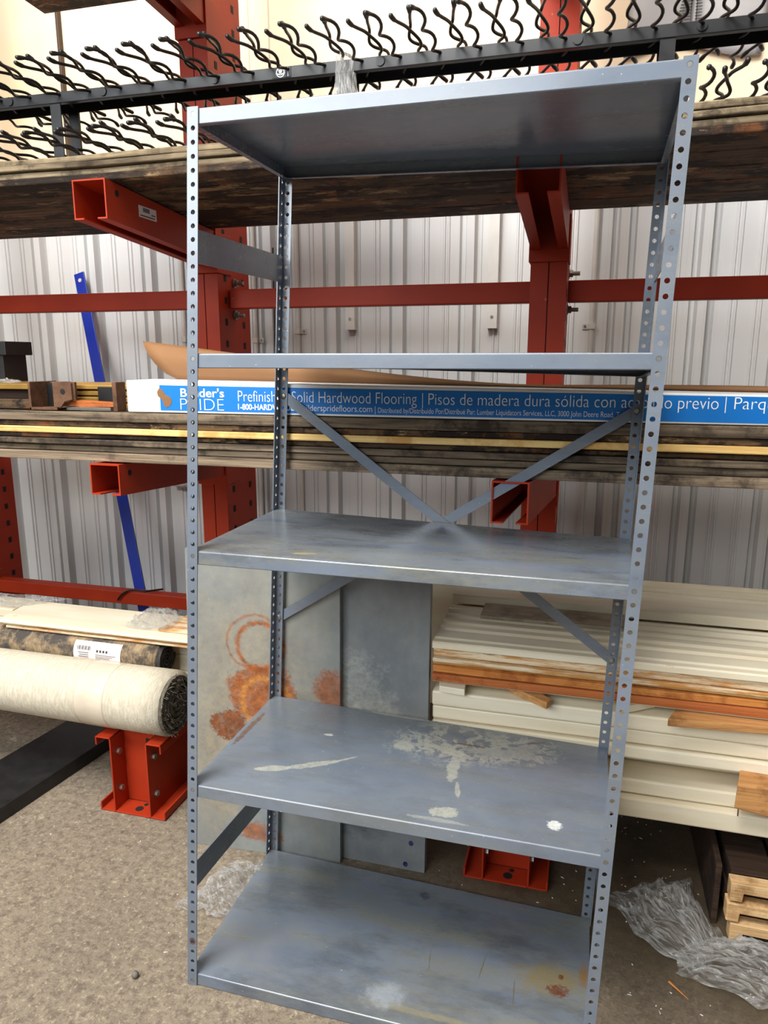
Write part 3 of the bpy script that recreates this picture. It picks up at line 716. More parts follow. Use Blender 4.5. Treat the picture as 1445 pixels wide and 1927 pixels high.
board('trim_board', -1.0, -.366, 2.30, 2.33, .264, .699, M['whitewood'], 'white board on edge behind the grey panel, left end of trim stack', 'trim board', TR, seed=99)
# offcuts in the gap (z .552 .. .5745)
def wedge(pts, z0, z1, mat, label, name='wood_offcut'):
    mb = MB(); mb.prism(pts, z0, z1, 'z'); return tag(mb.build(name, mat, bevel=.002), label, 'wood offcut', 'wood offcuts around the trim stack')
wedge([(.235, 1.765), (.62, 1.80), (.62, 1.93), (.30, 1.93)], .5535, .5735, M['tanwood'], 'brown wedge offcut poking out of trim stack gap, right of the shelving unit')
wedge([(-.13, 1.83), (-.055, 1.775), (-.045, 1.80), (-.20, 1.97), (-.28, 1.97)], .5535, .5725, M['tanwood'], 'splintered brown offcut poking from the gap behind the shelving unit')
wedge([(-.34, 1.80), (-.27, 1.795), (-.28, 1.90), (-.355, 1.90)], .5535, .572, M['whitewood'], 'small white broken offcut in the gap beside the grey panel')
wedge([(.13, 1.80), (.215, 1.86), (.20, 1.96), (.12, 1.96)], .5535, .572, M['whitewood'], 'small white block in the gap hidden beside shelving post')
mb = MB(); bl = thing('wood_block', 'chunky yellow wood block with nail jutting out at bottom right of trim stack', 'wood block', (.44, 1.80, .3205), 'wood offcuts around the trim stack')
mb.hexa([(.398, 1.742, .372), (.60, 1.74, .345), (.60, 1.91, .345), (.44, 1.91, .372), (.40, 1.742, .436), (.60, 1.74, .43), (.60, 1.91, .43), (.442, 1.91, .436)])
mb.build('block', M['tanwood'], bl, bevel=.004)
mb = MB(); mb.cyl((.408, 1.745, .375), (0, -.1, -1), .0016, .022, 6); mb.build('nail', M['rust'], bl)

# ------------------------------------------------------------------ left: rolls and boards on the rack base
def lathe_roll(mb, x0, x1, yc, zc, r0, r1, n=36, sq=.0, mi=0, seed=1):
    rings = []; ns = 16
    for k in range(ns + 1):
        t = k / ns; xx = x0 + (x1 - x0) * t; r = r0 + (r1 - r0) * t
        ring = []
        for i in range(n):
            a = 2 * math.pi * i / n
            rr = r * (1 + sq * math.cos(2 * a + .4) + .012 * math.sin(3 * a + xx * 4))
            ring.append((xx, yc + rr * math.cos(a), zc + rr * math.sin(a)))
        rings.append(ring)
    mb.sweep(rings, mi); return rings[-1]
def spiral(mb, x, yc, zc, r, turns, dep, th, mi, sgn=1):
    n = turns * 24; a0 = []
    for k in range(n + 1):
        t = k / n; a = 2 * math.pi * turns * t; rr = r * (.12 + .86 * t)
        a0.append((rr, a))
    for xx0, xx1 in ((x, x + dep),):
        rings = []
        for rr, a in a0:
            c, s = math.cos(a), math.sin(a)
            rings.append([(xx0, yc + (rr - th) * c, zc + (rr - th) * s), (xx1, yc + (rr - th) * c, zc + (rr - th) * s), (xx1, yc + rr * c, zc + rr * s), (xx0, yc + rr * c, zc + rr * s)])
        mb.sweep(rings, mi)
roll = thing('carpet_roll', 'thick cream carpet roll, backing side out, resting on the red rack base', 'carpet roll', (-1.8, 1.88, .262), 'rolls on the rack base')
mb = MB(); lathe_roll(mb, -2.75, -1.205, 1.88, .3705, .098, .105, sq=.02); mb.build('roll', M['jute'], roll, smooth=True)
mb = MB(); spiral(mb, -1.206, 1.88, .3705, .104, 5, .014, .011, 0)
rnd = random.Random(4)
for k in range(150):
    a = rnd.uniform(0, 6.283); rr = .1 * math.sqrt(rnd.random()); p = Vector((-1.194, 1.88 + rr * math.cos(a), .3705 + rr * math.sin(a)))
    q = p + Vector((rnd.uniform(.004, .016), rnd.uniform(-.01, .01), rnd.uniform(-.012, .008)))
    mb.tube([p, q], [.0016, .0006], 4)
mb.build('carpet_end', M['pile'], roll)
mb = MB(); lathe_roll(mb, -1.497, -1.392, 1.88, .3705, .1048, .1052, sq=.02); tp = mb.build('tape_band', M['tape'], roll, smooth=True)
rug = thing('rug_roll', 'thin rolled rug, black and beige mottled, wedged behind the cream roll', 'rug roll', (-1.8, 2.02, .395), 'rolls on the rack base')
RC = (2.02, .4515); RR_ = .0545
mb = MB(); lathe_roll(mb, -2.75, -1.325, *RC, RR_, RR_); mb.build('roll', M['rug'], rug, smooth=True)
mb = MB(); spiral(mb, -1.327, *RC, RR_ * .98, 4, .018, .0075, 0); mb.build('spiral_end', M['rugdark'], rug)
def patch(x0, x1, a0, a1, r, mi=0, n=10):
    m_ = MB(); m_.sweep([[(xx, RC[0] + r * math.cos(a0 + (a1 - a0) * k / n), RC[1] + r * math.sin(a0 + (a1 - a0) * k / n)) for k in range(n + 1)] for xx in (x0, x1)], closed=False); return m_
o = patch(-1.635, -1.452, R(128), R(228), RR_ + .0022).build('paper_label', M['paper'], rug, smooth=True); o['label'] = 'white paper label with barcode'
m_ = MB()
def strip_(x0, x1, d0, d1):
    b = len(m_.v)
    for xx in (x0, x1):
        for k in range(4):
            a = R(d0 + (d1 - d0) * k / 3); m_.add((xx, RC[0] + (RR_ + .003) * math.cos(a), RC[1] + (RR_ + .003) * math.sin(a)))
    for k in range(3): m_.face((b + k, b + k + 1, b + 5 + k, b + 4 + k))
for k in range(9): strip_(-1.62 + k * .006, -1.62 + k * .006 + (.002, .0035)[k % 2], 146, 160)
for k in range(6): strip_(-1.615 + .004 * (k % 2), -1.575, 168 + k * 7, 170 + k * 7)
for k in range(9): strip_(-1.548, -1.47 - .012 * (k % 3), 172 + k * 5.5, 173.5 + k * 5.5)
for k in range(4): strip_(-1.545 + .012 * k, -1.538 + .012 * k, 156, 164)
m_.build('printing', M['print'], o)
# white trims that carry the rug and boards, at the back
GT = 'white trims lying behind the rolls'
for k, (a, b, y0) in enumerate(((.264, .318, 2.085), (.319, .372, 2.085), (.373, .43, 2.10), (.431, .498, 2.10))):
    board('trim_board', -2.75, -1.10, y0, 2.215, a, b, M['whitewood'], ('lowest', 'second', 'third', 'topmost')[k] + ' white trim behind the rolls, end showing beside the rug roll', 'trim board', GT, seed=100 + k)
for k, (a, b, x0, dy, m) in enumerate(((.5075, .5160, -1.93, .000, 'edgewood'), (.5180, .5262, -1.945, .004, 'edgewood'), (.5285, .5375, -1.955, -.010, 'whitewood'))):
    mb = MB(); x1 = -1.06
    mb.prism([(x0, 1.992 + dy), (x1, 1.992 + dy), (x1 + .02, 2.19), (x0 - .03, 2.19)], a, b, 'z')
    tag(mb.build('trim_board', M[m], bevel=.0015), ('bottom', 'middle', 'top')[k] + ' one of three thin white boards lying over the rolled rug', 'trim board', 'thin white boards on the rug roll')
board('trim_board', -2.75, -1.995, 2.10, 2.225, .499, .530, M['whitewood'], 'white board end at far left beside the three thin boards', 'trim board', GT, seed=110)
wedge([(-1.345, 2.03), (-1.10, 2.03), (-1.10, 2.17), (-1.32, 2.17)], .5385, .549, M['edgewood'], 'splintered short white offcut on top of the thin white boards')
def film(name, fn, nu, nv, label, mat, rough=.02, seed=0, cat='plastic film', group='clear plastic film scraps'):
    mb = MB()
    def g(u, v):
        p = Vector(fn(u, v)); q = Vector((u * 3 + seed, v * 9 + .8 * math.sin(u * 5 + seed), seed * .7))
        rid = 1 - abs(noise.noise(q)) * 2; d = noise.fractal(q * 1.7, .9, 2.1, 3); e = noise.noise(Vector((u * 2.2 + seed, v * 2.2, 4.4)))
        edge = min(1, 8 * min(u, v, 1 - u, 1 - v)) if group != 'x' else 1
        return (p.x + rough * 1.1 * e, p.y + rough * .8 * noise.noise(Vector((u * 5, v * 5, seed))), max(.003, p.z + rough * (.55 * rid + .45 * d) * (.25 + .75 * edge)))
    mb.grid(g, nu, nv); return tag(mb.build(name, mat, smooth=True, recalc=False), label, cat, group)
def bil(a, b, c, d, bow=0.0):
    a, b, c, d = map(Vector, (a, b, c, d))
    return lambda u, v: (a * (1 - u) * (1 - v) + b * u * (1 - v) + c * u * v + d * (1 - u) * v) + Vector((0, 0, bow * math.sin(math.pi * u) * math.sin(math.pi * v)))
film('plastic_film', bil((-1.50, 2.03, .545), (-1.30, 2.01, .553), (-1.33, 2.17, .555), (-1.46, 2.17, .545), .03), 30, 24, 'crumpled clear film scrap lying on thin white boards', M['film2'], .022, 3)
film('plastic_film', bil((-2.5, 2.11, .534), (-2.0, 2.11, .534), (-1.84, 2.22, .545), (-2.5, 2.22, .534), .01), 40, 16, 'clear film draped over the white board at far left', M['film2'], .015, 9)
mb = MB(); mb.box(-1.955, -1.705, 1.2, 2.30, .0, .05, fn=lambda x, y, z: (x + (y - 1.675) * .12, y, z))
tag(mb.build('black_plank', M['plank_black'], bevel=.004), 'scuffed black plank lying on the floor under the cream carpet roll', 'plank')
mb = MB(); pts = [Vector((-1.84, 2.44, .575))] + [Vector((-1.828 + .05 * t + .085 * t * t, 2.488, .455 + .052 * math.sin(t * 1.9))) for t in [k / 8 for k in range(9)]] + [Vector((-1.66, 2.56, .494))]
mb.tube(pts[1:], .004, 8); tag(mb.build('cord', M['cordm'], smooth=True), 'short black cord looped over the low red beam', 'cord', 'black cords')
mb = MB(); mb.tube([(-1.42, 2.985, .60), (-1.378, 3.0, .70), (-1.34, 3.01, .79), (-1.328, 3.02, .88), (-1.325, 3.03, 1.05), (-1.33, 3.035, 1.3), (-1.33, 3.045, 1.9)], .0035, 8)
tag(mb.build('cord', M['cordm'], smooth=True), 'thin black cord hanging down the wall behind the shelving unit', 'cord', 'black cords')

# ------------------------------------------------------------------ flooring carton on the middle stack
ct = thing('flooring_carton', 'long white flooring carton with blue printed side and open lid, on middle lumber stack', 'carton', (-.2, 1.86, 1.288))
BX0, BX1 = -1.248, 1.05
def ztop(x): return 1.376 + (x - BX0) * (1.356 - 1.376) / 1.64
mb = MB(); n = 12; rings = []
for k in range(n + 1):
    xx = BX0 + (BX1 - BX0) * k / n; zt = max(1.348, ztop(xx)); rings.append([(xx, 1.81, 1.288), (xx, 1.955, 1.288), (xx, 1.955, zt), (xx, 1.81, zt)])
mb.sweep(rings); mb.build('carton_body', M['carton'], ct, bevel=.003)
mb = MB(); rings = []
for k in range(n + 1):
    xx = -1.142 + (BX1 + 1.142) * k / n; t = (xx + 1.142) / 1.53
    rings.append([(xx, 1.8096, 1.2945 - .002 * t), (xx, 1.8088, 1.2945 - .002 * t), (xx, 1.8088, 1.3635 - .012 * t), (xx, 1.8096, 1.3635 - .012 * t)])
mb.sweep(rings); mb.build('printed_band', M['blue'], ct)
mb = MB(); mb.prism([(-1.150, 1.345), (-1.143, 1.355), (-1.132, 1.350), (-1.126, 1.338), (-1.118, 1.335), (-1.108, 1.330), (-1.106, 1.318), (-1.112, 1.306), (-1.122, 1.302), (-1.130, 1.308), (-1.134, 1.322), (-1.148, 1.334)], 1.8080, 1.8095, 'y'); mb.build('torn_patch', M['kraft'], ct)
def text(body, x0, x1, z, cap, mat, y=1.8079, bold=0.0, par=None, name='lettering'):
    cu = bpy.data.curves.new('lettering', 'FONT'); cu.body = body; cu.size = 1.0; cu.extrude = 0.0; cu.offset = bold
    to = bpy.data.objects.new('lettering_curve', cu); C.objects.link(to)
    dg = bpy.context.evaluated_depsgraph_get(); me = bpy.data.meshes.new_from_object(to.evaluated_get(dg))
    bpy.data.objects.remove(to)
    xs = [v.co.x for v in me.vertices]; w = max(xs) - min(xs); mn = min(xs)
    sx = (x1 - x0) / w; sz = cap / .70
    pw = parent_world(par)
    for v in me.vertices: v.co = Vector((x0 + (v.co.x - mn) * sx, y, z + v.co.y * sz)) - pw
    me.materials.clear(); me.materials.append(mat)
    o = bpy.data.objects.new(name, me); C.objects.link(o); o.parent = par; return o
I = M['ink']
text("Builder's", -1.077, -.945, 1.3330, .0225, I, bold=.016, par=ct)
text('PRIDE', -1.079, -.947, 1.2965, .0330, I, bold=-.022, par=ct)
text('Prefinished Solid Hardwood Flooring', -.904, -.411, 1.3225, .0295, I, bold=-.012, par=ct)
text('|', -.397, -.3952, 1.3225, .0295, I, bold=-.012, par=ct)
text('Pisos de madera dura sólida con acabado previo', -.381, .290, 1.3225, .0290, I, bold=-.012, par=ct)
text('|', .304, .3058, 1.3235, .0285, I, bold=-.012, par=ct)
text('Parqu', .323, .405, 1.3235, .0280, I, bold=-.012, par=ct)
text('1-800-HARDWOOD', -.905, -.738, 1.3010, .0150, I, bold=.025, par=ct)
text('builderspridefloors.com', -.728, -.528, 1.3010, .0165, I, bold=-.006, par=ct)
text('|', -.5205, -.5193, 1.3005, .016, I, par=ct)
text('Distributed by/Distribuido Por/Distribué Par: Lumber Liquidators Services, LLC, 3000 John Deere Road, Toano', -.512, .105, 1.3000, .0130, I, bold=-.006, par=ct)
mb = MB()
def flap(u, v):
    xb = -1.163 + u * (BX1 + 1.163); zb = max(1.349, ztop(xb)) + .001
    hgt = .097 * max(0, 1 - u / .47) ** 1.25 + .012 * (0.5 + .5 * math.cos(u * 9))
    xt = xb - .118 * (1 - u) ** 3 * (v ** .6)
    return (xt, 1.945 + .012 * v - .02 * math.sin(math.pi * v), zb + hgt * v + .006 * math.sin(math.pi * v) * (1 - u))
mb.grid(flap, 60, 8); mb.build('lid_flap', M['kraft'], ct, smooth=True, solid=.004)

# ------------------------------------------------------------------ odds and ends left of the carton
br = thing('steel_bracket', 'rusty steel bracket with square black pocket, left of the white carton', 'bracket', (-1.43, 1.86, 1.288))
mb = MB(); mb.box(-1.584, -1.488, 1.815, 1.825, 1.2875, 1.2955); mb.box(-1.584, -1.576, 1.815, 1.93, 1.2875, 1.369); mb.box(-1.584, -1.488, 1.825, 1.93, 1.2875, 1.2935)
mb.box(-1.576, -1.488, 1.90, 1.91, 1.2935, 1.366); mb.build('pocket', [M['rust']], br, bevel=.0015)
mb = MB(); mb.box(-1.5755, -1.498, 1.885, 1.8995, 1.294, 1.364); mb.build('pocket_lining', M['blackbox'], br)
mb = MB(); mb.prism([(-1.4985, 1.2955), (-1.4985, 1.370), (-1.440, 1.371), (-1.434, 1.366), (-1.434, 1.318), (-1.46, 1.312), (-1.475, 1.2955)], 1.815, 1.823, 'y'); mb.build('tab_plate', M['rust'], br, bevel=.002)
mb = MB(); mb.cyl((-1.464, 1.8152, 1.342), (0, -1, 0), .008, .0012); mb.build('bolt_hole', M['dark'], br)
mb = MB(); mb.cyl((-1.518, 1.886, 1.333), (0, -1, 0), .009, .004, 12); mb.build('bolt', M['bolt'], br)
mb = MB(); mb.box(-1.299, -1.285, 1.815, 1.86, 1.2875, 1.370); tag(mb.build('steel_plate', M['rust'], bevel=.002), 'small rusty steel plate on edge against the white carton end', 'steel plate')
GB = 'brass strips beside the carton'
for k in range(4):
    a = 1.2875 + k * .019; lb_ = ('lowest', 'second', 'third', 'topmost')[k]
    mb = MB(); mb.prism([(1.935 - .006 * (k == 3), a), (2.02, a), (2.02, a + .0185), (1.945, a + .0185), (1.935 - .006 * (k == 3), a + .012)], -1.56, -1.262, 'x')
    tag(mb.build('brass_strip', M['brass'], bevel=.001), lb_ + ' brass strip stacked between rusty bracket and white carton', 'brass strip', GB)
mb = MB(); mb.box(-1.42, -1.345, 1.915, 1.934, 1.302, 1.352); tag(mb.build('black_block', M['blackbox'], bevel=.001), 'small black block in front of the brass strips', 'block')
mb = MB(); mb.prism([(-1.485, 1.305), (-1.45, 1.315), (-1.305, 1.309), (-1.302, 1.299), (-1.42, 1.297), (-1.48, 1.300)], 1.835, 1.88, 'y')
tag(mb.build('wood_shim', M['brownwood']), 'reddish brown splintered shim in front of the brass strips', 'wood shim')
mb = MB(); mb.box(-1.47, -1.32, 1.832, 1.885, 1.2875, 1.2965); tag(mb.build('steel_bar', M['bolt'], bevel=.001), 'flat grey steel bar under the reddish brown shim', 'steel bar')
for k, (z0, z1, m, y0) in enumerate(((1.2875, 1.316, 'brown_lumber', 1.85), (1.3165, 1.345, 'darkwood', 1.87), (1.3455, 1.362, 'brass', 1.845))):
    mb = MB(); mb.box(-2.6, -1.59, y0, 2.05, z0, z1)
    tag(mb.build(('wood_strip', 'wood_strip', 'brass_strip')[k], M[m], bevel=.002), ('brown wood strip at far left under the dark strip', 'dark strip at far left beneath the long brass strip', 'long brass strip at far left, below the black box')[k], 'strip', 'strips at far left of the middle stack')
bb = thing('lidded_box', 'small black lidded box at far left on top of brass strip', 'box', (-1.86, 1.98, 1.3625))
mb = MB(); mb.box(-1.99, -1.765, 1.93, 2.03, 1.363, 1.452); mb.build('box_body', M['blackbox'], bb, bevel=.002)
mb = MB(); mb.box(-1.995, -1.7455, 1.922, 2.038, 1.446, 1.488); mb.build('box_lid', M['blackbox'], bb, bevel=.002)
film('plastic_film', bil((-1.84, 1.86, 1.363), (-1.66, 1.86, 1.363), (-1.68, 1.92, 1.365), (-1.84, 1.92, 1.366), .004), 20, 10, 'crumpled film scrap in front of the black lidded box', M['film2'], .012, 5)
bar = MB(); p0, p1 = Vector((-1.748, 2.62, .003)), Vector((-2.30, 3.035, 1.822))
d = (p1 - p0).normalized(); s_ = Vector((1, 0, 0)); s_ = (s_ - d * s_.dot(d)).normalized(); nn = d.cross(s_)
bar.hexa([p0 + s_ * a + nn * b for a, b in ((-.026, -.004), (.026, -.004), (.026, .004), (-.026, .004))] + [p1 + s_ * a + nn * b for a, b in ((-.026, -.004), (.026, -.004), (.026, .004), (-.026, .004))])
sb = thing('flat_steel_bar', 'blue painted flat steel bar leaning against the white ribbed wall', 'steel bar', p0)
bar.build('bar', M['navy'], sb, bevel=.001)
mb = MB(); q = p1 - d * .035; mb.cyl(q - nn * .0046, nn, .009, .0092, 14); mb.build('bolt_hole', M['conduit'], sb)

# ------------------------------------------------------------------ wall fittings
GC = 'conduits on the ribbed wall'
def conduit(x, z0, z1, zs, label, elbow=False):
    t = thing('conduit', label, 'conduit', (x, WALL - .015, z0), GC)
    mb = MB(); mb.cyl((x, WALL - .012, z0), (0, 0, 1), .0105, z1 - z0, 12); mb.build('pipe', M['conduit'], t, smooth=False)
    if elbow:
        mb = MB(); mb.tube([(x, WALL - .022, z0 + .03), (x, WALL - .022, z0), (x - .012, WALL - .022, z0 - .024), (x - .04, WALL - .022, z0 - .032), (x - .075, WALL - .022, z0 - .030), (x - .078, WALL - .022, z0 + .012)], .019, 12); mb.build('elbow', M['conduit'], t, smooth=True)
    for z in zs:
        sg = 1 if x < -1.3 or x < -.5 else -1
        mb = MB(); mb.box(min(x, x + sg * .035), max(x, x + sg * .035), WALL - .006, WALL - .003, z - .011, z + .011)
        mb.box(x - .013, x + .013, WALL - .0255, WALL - .003, z - .011, z + .011)
        st = mb.build('strap', M['conduit'], t, bevel=.001)
        mb = MB(); mb.cyl((x + sg * .025, WALL - .006, z), (0, -1, 0), .005, .003, 8); mb.build('screw', M['bolt'], st)
conduit(-1.232, .02, 2.11, (1.552,), 'grey conduit on the wall just right of the left rack column')
conduit(-1.435, .02, 2.11, (1.515,), 'grey conduit on the wall directly behind the left rack column')
conduit(-1.79, .88, 2.11, (1.52,), 'grey conduit on the wall left of the left rack column, behind carton flap', True)
conduit(.004, .02, 2.11, (1.560,), 'grey conduit on the wall right of the right-hand rack column')
for x, lb_ in ((-.985, 'white strap nailed to wall ending above carton, left of centre'), (-.385, 'white strap nailed to wall just left of the right rack column')):
    t = thing('wall_strap', lb_, 'wall strap', (x, WALL - .06, 1.555), 'white straps on the ribbed wall')
    mb = MB(); mb.box(x - .020, x + .020, WALL - .040, WALL - .033, 1.555, 2.11); mb.box(x + .016, x + .020, WALL - .033, WALL - .0025, 1.555, 2.11); mb.box(x - .020, x - .016, WALL - .033, WALL - .0025, 1.555, 2.11); mb.build('strip', M['hat'], t)
    mb = MB(); mb.cyl((x, WALL - .040, 1.60), (0, -1, 0), .006, .003, 8); mb.build('screw', M['bolt'], t)
mb = MB()
def sheet(u, v):
    x = .062 + u * .45 ; zt = 2.80; zb = 2.49 + .03 * math.sin(u * 5)
    return (x + .02 * v, WALL - .05 - .010 * math.sin(u * 9) * v - .008, zb + (zt - zb) * v)
mb.grid(sheet, 24, 10); gs = thing('plastic_sheet', 'grey printed plastic sheet hanging on upper wall behind the black prongs', 'plastic sheet', (.28, WALL - .05, 2.49))
mb.build('sheet', M['greysheet'], gs, smooth=True, solid=.002)
mb = MB()
for k in range(9): mb.box(.262 - .03 + .002 * k, .262 + .012 + .001 * k, WALL - .0745, WALL - .0735, 2.585 + k * .0095, 2.590 + k * .0095)
for k in range(2): mb.box(.275 + k * .018, .279 + k * .018, WALL - .0745, WALL - .0735, 2.58, 2.685)
for k in range(9): mb.box(.29, .312, WALL - .0745, WALL - .0735, 2.585 + k * .0095, 2.588 + k * .0095)
mb.build('printing', M['print'], gs)

# ------------------------------------------------------------------ black rack of wavy prongs on the upper stack
hk = thing('prong_rack', 'long black two-rail rack of wavy rubber-tipped prongs, lying on the upper lumber', 'prong rack', (-.65, 2.02, 1.975))
U0, U1 = -1.90, .52
Z1, Z2 = 2.150, 1.9785
def rail(z0):
    mb = MB(); h = .029; t = .003
    for y0, y1 in ((1.950, 2.040),):
        mb.prism([(y0, z0), (y0, z0 + h), (y1, z0 + h), (y1, z0), (y1 - t, z0), (y1 - t, z0 + h - t), (y0 + .022, z0 + h - t), (y0 + .022, z0 + .002), (y0 + .016, z0)], U0, U1, 'x')
    return mb.build('rail', M['blackm'], hk, bevel=.0015)
r1 = rail(Z1); r2 = rail(Z2)
for xx in (-1.664, -1.351, -1.005, -.545, -.065, .205):
    mb = MB(); mb.cyl((xx, 1.9505, Z1 + .0165), (0, -1, 0), .0115, .004, 14); mb.build('rivet', M['blackm'], r1)
for xx in (-1.514, -.645, .135):
    mb = MB(); mb.box(xx - .017, xx + .017, 1.953, 1.957, Z2 + .029, Z1); mb.build('post', M['blackm'], hk)
    mb = MB(); mb.box(xx - .017, xx + .017, 2.032, 2.039, Z2 + .029, Z1); mb.build('post', M['blackm'], hk)
bd = MB(); bd.box(-.838, -.786, 1.9482, 1.9499, Z1 + .003, Z1 + .027); bdo = bd.build('badge', M['blackbox'], r1)
bd = MB()
for k in range(20):
    a0, a1 = 2 * math.pi * k / 20, 2 * math.pi * (k + 1) / 20; cx_, cz_ = -.815, Z1 + .015
    i0 = len(bd.v)
    for a in (a0, a1):
        for r_ in (.0098, .0120): bd.add((cx_ + r_ * math.cos(a), 1.9478, cz_ + r_ * math.sin(a)))
    bd.face((i0, i0 + 1, i0 + 3, i0 + 2))
for a in (R(70), R(110), R(90), R(20), R(160)):
    c_, s2 = math.cos(a), math.sin(a); b0 = Vector((cx_, 1.9477, cz_ - .006)); e = Vector((c_, 0, s2)) * .0135; w_ = Vector((-s2, 0, c_)) * .0011
    i0 = len(bd.v)
    for p in (b0 - w_, b0 + w_, b0 + e + w_, b0 + e - w_): bd.add(p)
    bd.face((i0, i0 + 1, i0 + 2, i0 + 3))
i0 = len(bd.v)
for p in ((-.795, Z1 + .004), (-.793, Z1 + .004), (-.793, Z1 + .026), (-.795, Z1 + .026)): bd.add((p[0], 1.9477, p[1]))
bd.face((i0, i0 + 1, i0 + 2, i0 + 3))
bd.build('emblem', M['ink'], bdo, recalc=False)
def prong_mesh(kind):
    mb = MB(); pts = []; rad = []; n = 52
    yf, yk = ((1.685, 2.215), (1.748, 2.20), (1.752, 2.205))[kind]
    for k in range(n + 1):
        t = k / n; y = yf + (yk - yf) * t
        ph = (y - 1.955) * 2 * math.pi
        if kind == 0: xx = .0088 * math.sin(ph / .115 + .6); zz = .0055 * math.sin(ph / .115 + 2.0)
        else:
            sg = (1, -1)[kind - 1]; xx = sg * (0.0105 * math.sin(ph / .225) + .0034 * math.sin(ph / .112 + 1.0)); zz = (.0050, -.0050)[kind - 1] + .004 * math.sin(ph / .15); xx += sg * .012 * max(0, (1.835 - y) / .085) + sg * .014 * max(0, (y - 2.12) / .085)
        pts.append((xx, y - 1.995, zz)); e = min(t, 1 - t) * (yk - yf)
        rad.append(.0039 if e > .018 else .0056)
    pts = [(pts[0][0], pts[0][1] - .004, pts[0][2])] + pts + [(pts[-1][0], pts[-1][1] + .004, pts[-1][2])]; rad = [.0038] + rad + [.0038]
    mb.tube(pts, rad, 7)
    me = bpy.data.meshes.new('wavy_prong'); me.from_pydata([Vector(p) for p in mb.v], [], mb.f); me.materials.append(M['blackm'])
    for p in me.polygons: p.use_smooth = True
    return me
PM = [prong_mesh(k) for k in range(3)]
pw = parent_world(hk)
proto = None
def prong(kind, x, z):
    global proto
    if proto is None:
        proto = bpy.data.objects.new('wavy_prong', PM[kind]); o = proto
    else:
        o = proto.copy(); o.data = PM[kind]
    C.objects.link(o); o.parent = hk; o.location = Vector((x, 1.995, z)) - pw; return o
for k in range(-2, 23):
    x = -1.695 + .1 * k
    if x < -1.83 or x > .45: continue
    prong(0, x, Z1 + .0155)
    prong(1, x + .05, Z1 + .040); prong(2, x + .05, Z1 + .040)
for k in range(-2, 24):
    x = -1.695 + .1 * k
    if -.98 < x < .12 or x < -1.83 or x > .45: continue
    prong(0, x, Z2 + .0155); prong(1, x + .05, Z2 + .040); prong(2, x + .05, Z2 + .040)
def wrapf(u, v):
    a = -.6 + u * 4.6; rr = .022 + .004 * math.sin(v * 9)
    return (-.640 + .030 * math.cos(a) * (1.25 - .5 * v), 1.962 - .03 * math.sin(a), 2.05 + .145 * v)
film('stretch_wrap', wrapf, 40, 24, 'shiny bunched stretch wrap tied around a post of the black prong rack', M['film3'], .008, 12, 'plastic film')

# ------------------------------------------------------------------ bottom right: pallets and film
GP = 'wooden skids stacked under the trim'
for k, z0 in enumerate((.0, .0575, .115)):
    lb_ = ('bottom', 'middle', 'top')[k] + ' notched pine skid of the pile under the white trim stack'
    t = thing('wooden_skid', lb_, 'skid', (.8, 2.0, z0), GP)
    dx = (.012, 0, .004)[k]
    mb = MB(); prof_ = [(.408 + dx, z0), (.437 + dx, z0), (.439 + dx, z0 + .024), (.62, z0 + .022), (.625, z0), (1.2, z0), (1.2, z0 + .048), (.408 + dx, z0 + .050)]
    mb.prism(prof_, 1.748, 1.785, 'y'); mb.build('stringer', M['palletwood'], t, bevel=.0015)
    mb = MB(); mb.prism(prof_, 2.35, 2.39, 'y'); mb.build('stringer', M['palletwood'], t, bevel=.0015)
    for j in range(7):
        xx = .414 + dx + j * .112
        mb = MB(); mb.box(xx, xx + .10, 1.786, 2.39, z0 + .051, z0 + .0568); mb.build('deck_board', M['darkwood'], t)
    mb = MB(); mb.box(.414 + dx, .424 + dx, 1.786, 2.349, z0 + .001, z0 + .049); mb.build('side_board', M['darkwood'], t)
mb = MB(); mb.hexa([(.385, 1.80, 0), (.400, 1.80, 0), (.400, 2.36, 0), (.385, 2.36, 0), (.385, 1.80, .172), (.400, 1.80, .172), (.400, 2.36, .24), (.385, 2.36, .24)])
tag(mb.build('plywood_offcut', M['darkwood'], bevel=.002), 'dark plywood offcut standing on edge beside the pine skids', 'plywood')
film('stretch_wrap', bil((.10, 1.80, .012), (.30, 1.60, .012), (.42, 1.72, .012), (.33, 1.95, .012), .055), 44, 36, 'crumpled clear stretch wrap on the floor just right of shelving post', M['film'], .035, 1)
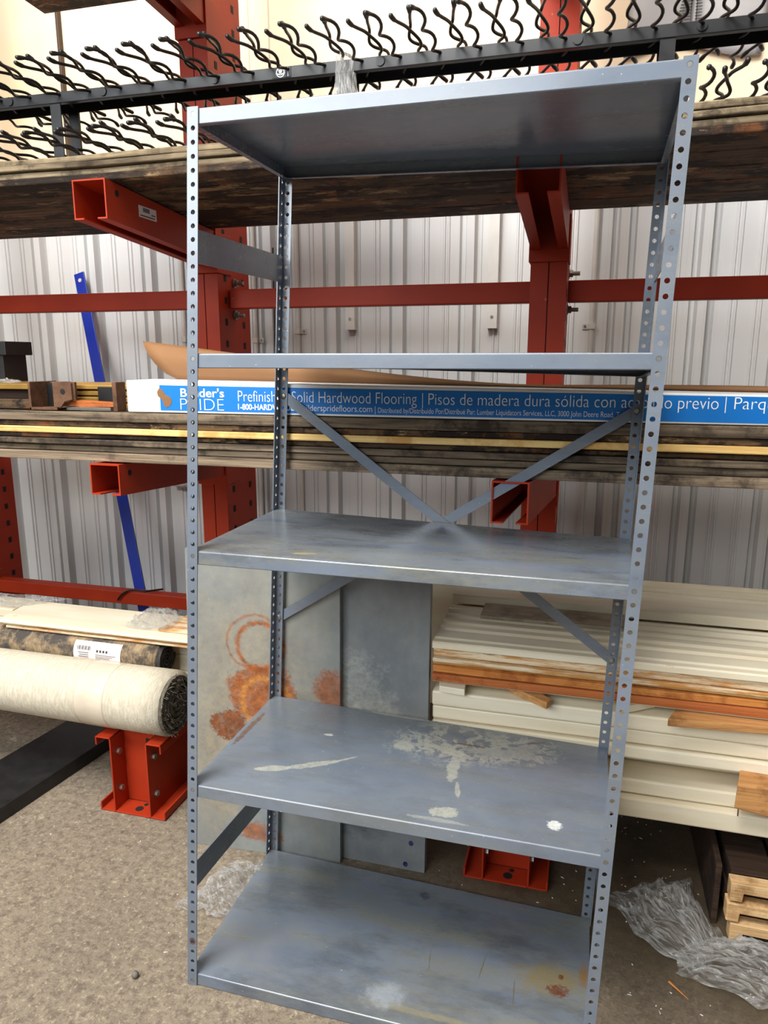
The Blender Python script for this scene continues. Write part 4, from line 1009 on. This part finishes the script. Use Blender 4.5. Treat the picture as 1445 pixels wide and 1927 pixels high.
film('stretch_wrap', bil((.285, 1.60, .012), (.56, 1.50, .012), (.66, 1.69, .012), (.345, 1.725, .012), .06), 44, 36, 'larger crumpled stretch wrap on floor in front of the pine skids', M['film'], .035, 2)
film('stretch_wrap', bil((-.98, 1.47, .010), (-.83, 1.47, .010), (-.80, 1.69, .010), (-.90, 1.67, .010), .03), 34, 34, 'clear crumpled wrap on floor between rusty panel and bottom shelf', M['film'], .03, 7)
rnd = random.Random(9); mb = MB(); v_ = Vector((-.955, 1.254, .009)); rings = []
for j in range(5):
    a = math.pi * j / 4; rings.append([v_ + Vector((.0095 * math.sin(a) * math.cos(k * .785) * rnd.uniform(.85, 1.1) + .0001, .0095 * math.sin(a) * math.sin(k * .785) * rnd.uniform(.85, 1.1), -.009 * math.cos(a))) for k in range(8)])
mb.sweep(rings); tag(mb.build('pebble', M['stone'], smooth=True), 'small round grey pebble on concrete left of the front shelf post', 'pebble')
mb = MB(); rnd = random.Random(11)
for k in range(220):
    x, y = rnd.uniform(-.35, .75), rnd.uniform(1.35, 2.3)
    if k < 30: x, y = rnd.uniform(-1.9, -.3), rnd.uniform(1.3, 1.8)
    L = rnd.choice((.0015, .002, .003, .003, .004, .006)); a = rnd.uniform(0, 3.14); c_, s2 = math.cos(a) * L, math.sin(a) * L; w_ = rnd.uniform(.0008, .0022)
    z = .0006
    if .38 < x and y > 1.74: z = .0006; x -= .4
    i0 = len(mb.v)
    for q in ((-c_ + s2 * w_ / L, -s2 - c_ * w_ / L), (c_, s2), (-c_ - s2 * w_ / L, -s2 + c_ * w_ / L)): mb.add((x + q[0], y + q[1], z))
    mb.add((x, y, z + .0018)); mb.face((i0, i0 + 1, i0 + 2)); mb.face((i0, i0 + 1, i0 + 3)); mb.face((i0 + 1, i0 + 2, i0 + 3)); mb.face((i0 + 2, i0, i0 + 3))
tag(mb.build('wood_debris', M['paper']), 'tiny pale wood chips scattered over the dark concrete under the rack', 'wood chips', kind='stuff')
mb = MB(); mb.tube([(.262, 1.575, .002), (.30, 1.535, .002)], [.0028, .0008], 5); tag(mb.build('wood_splinter', M['orangewood']), 'orange wood splinter on floor beside the larger stretch wrap', 'splinter')
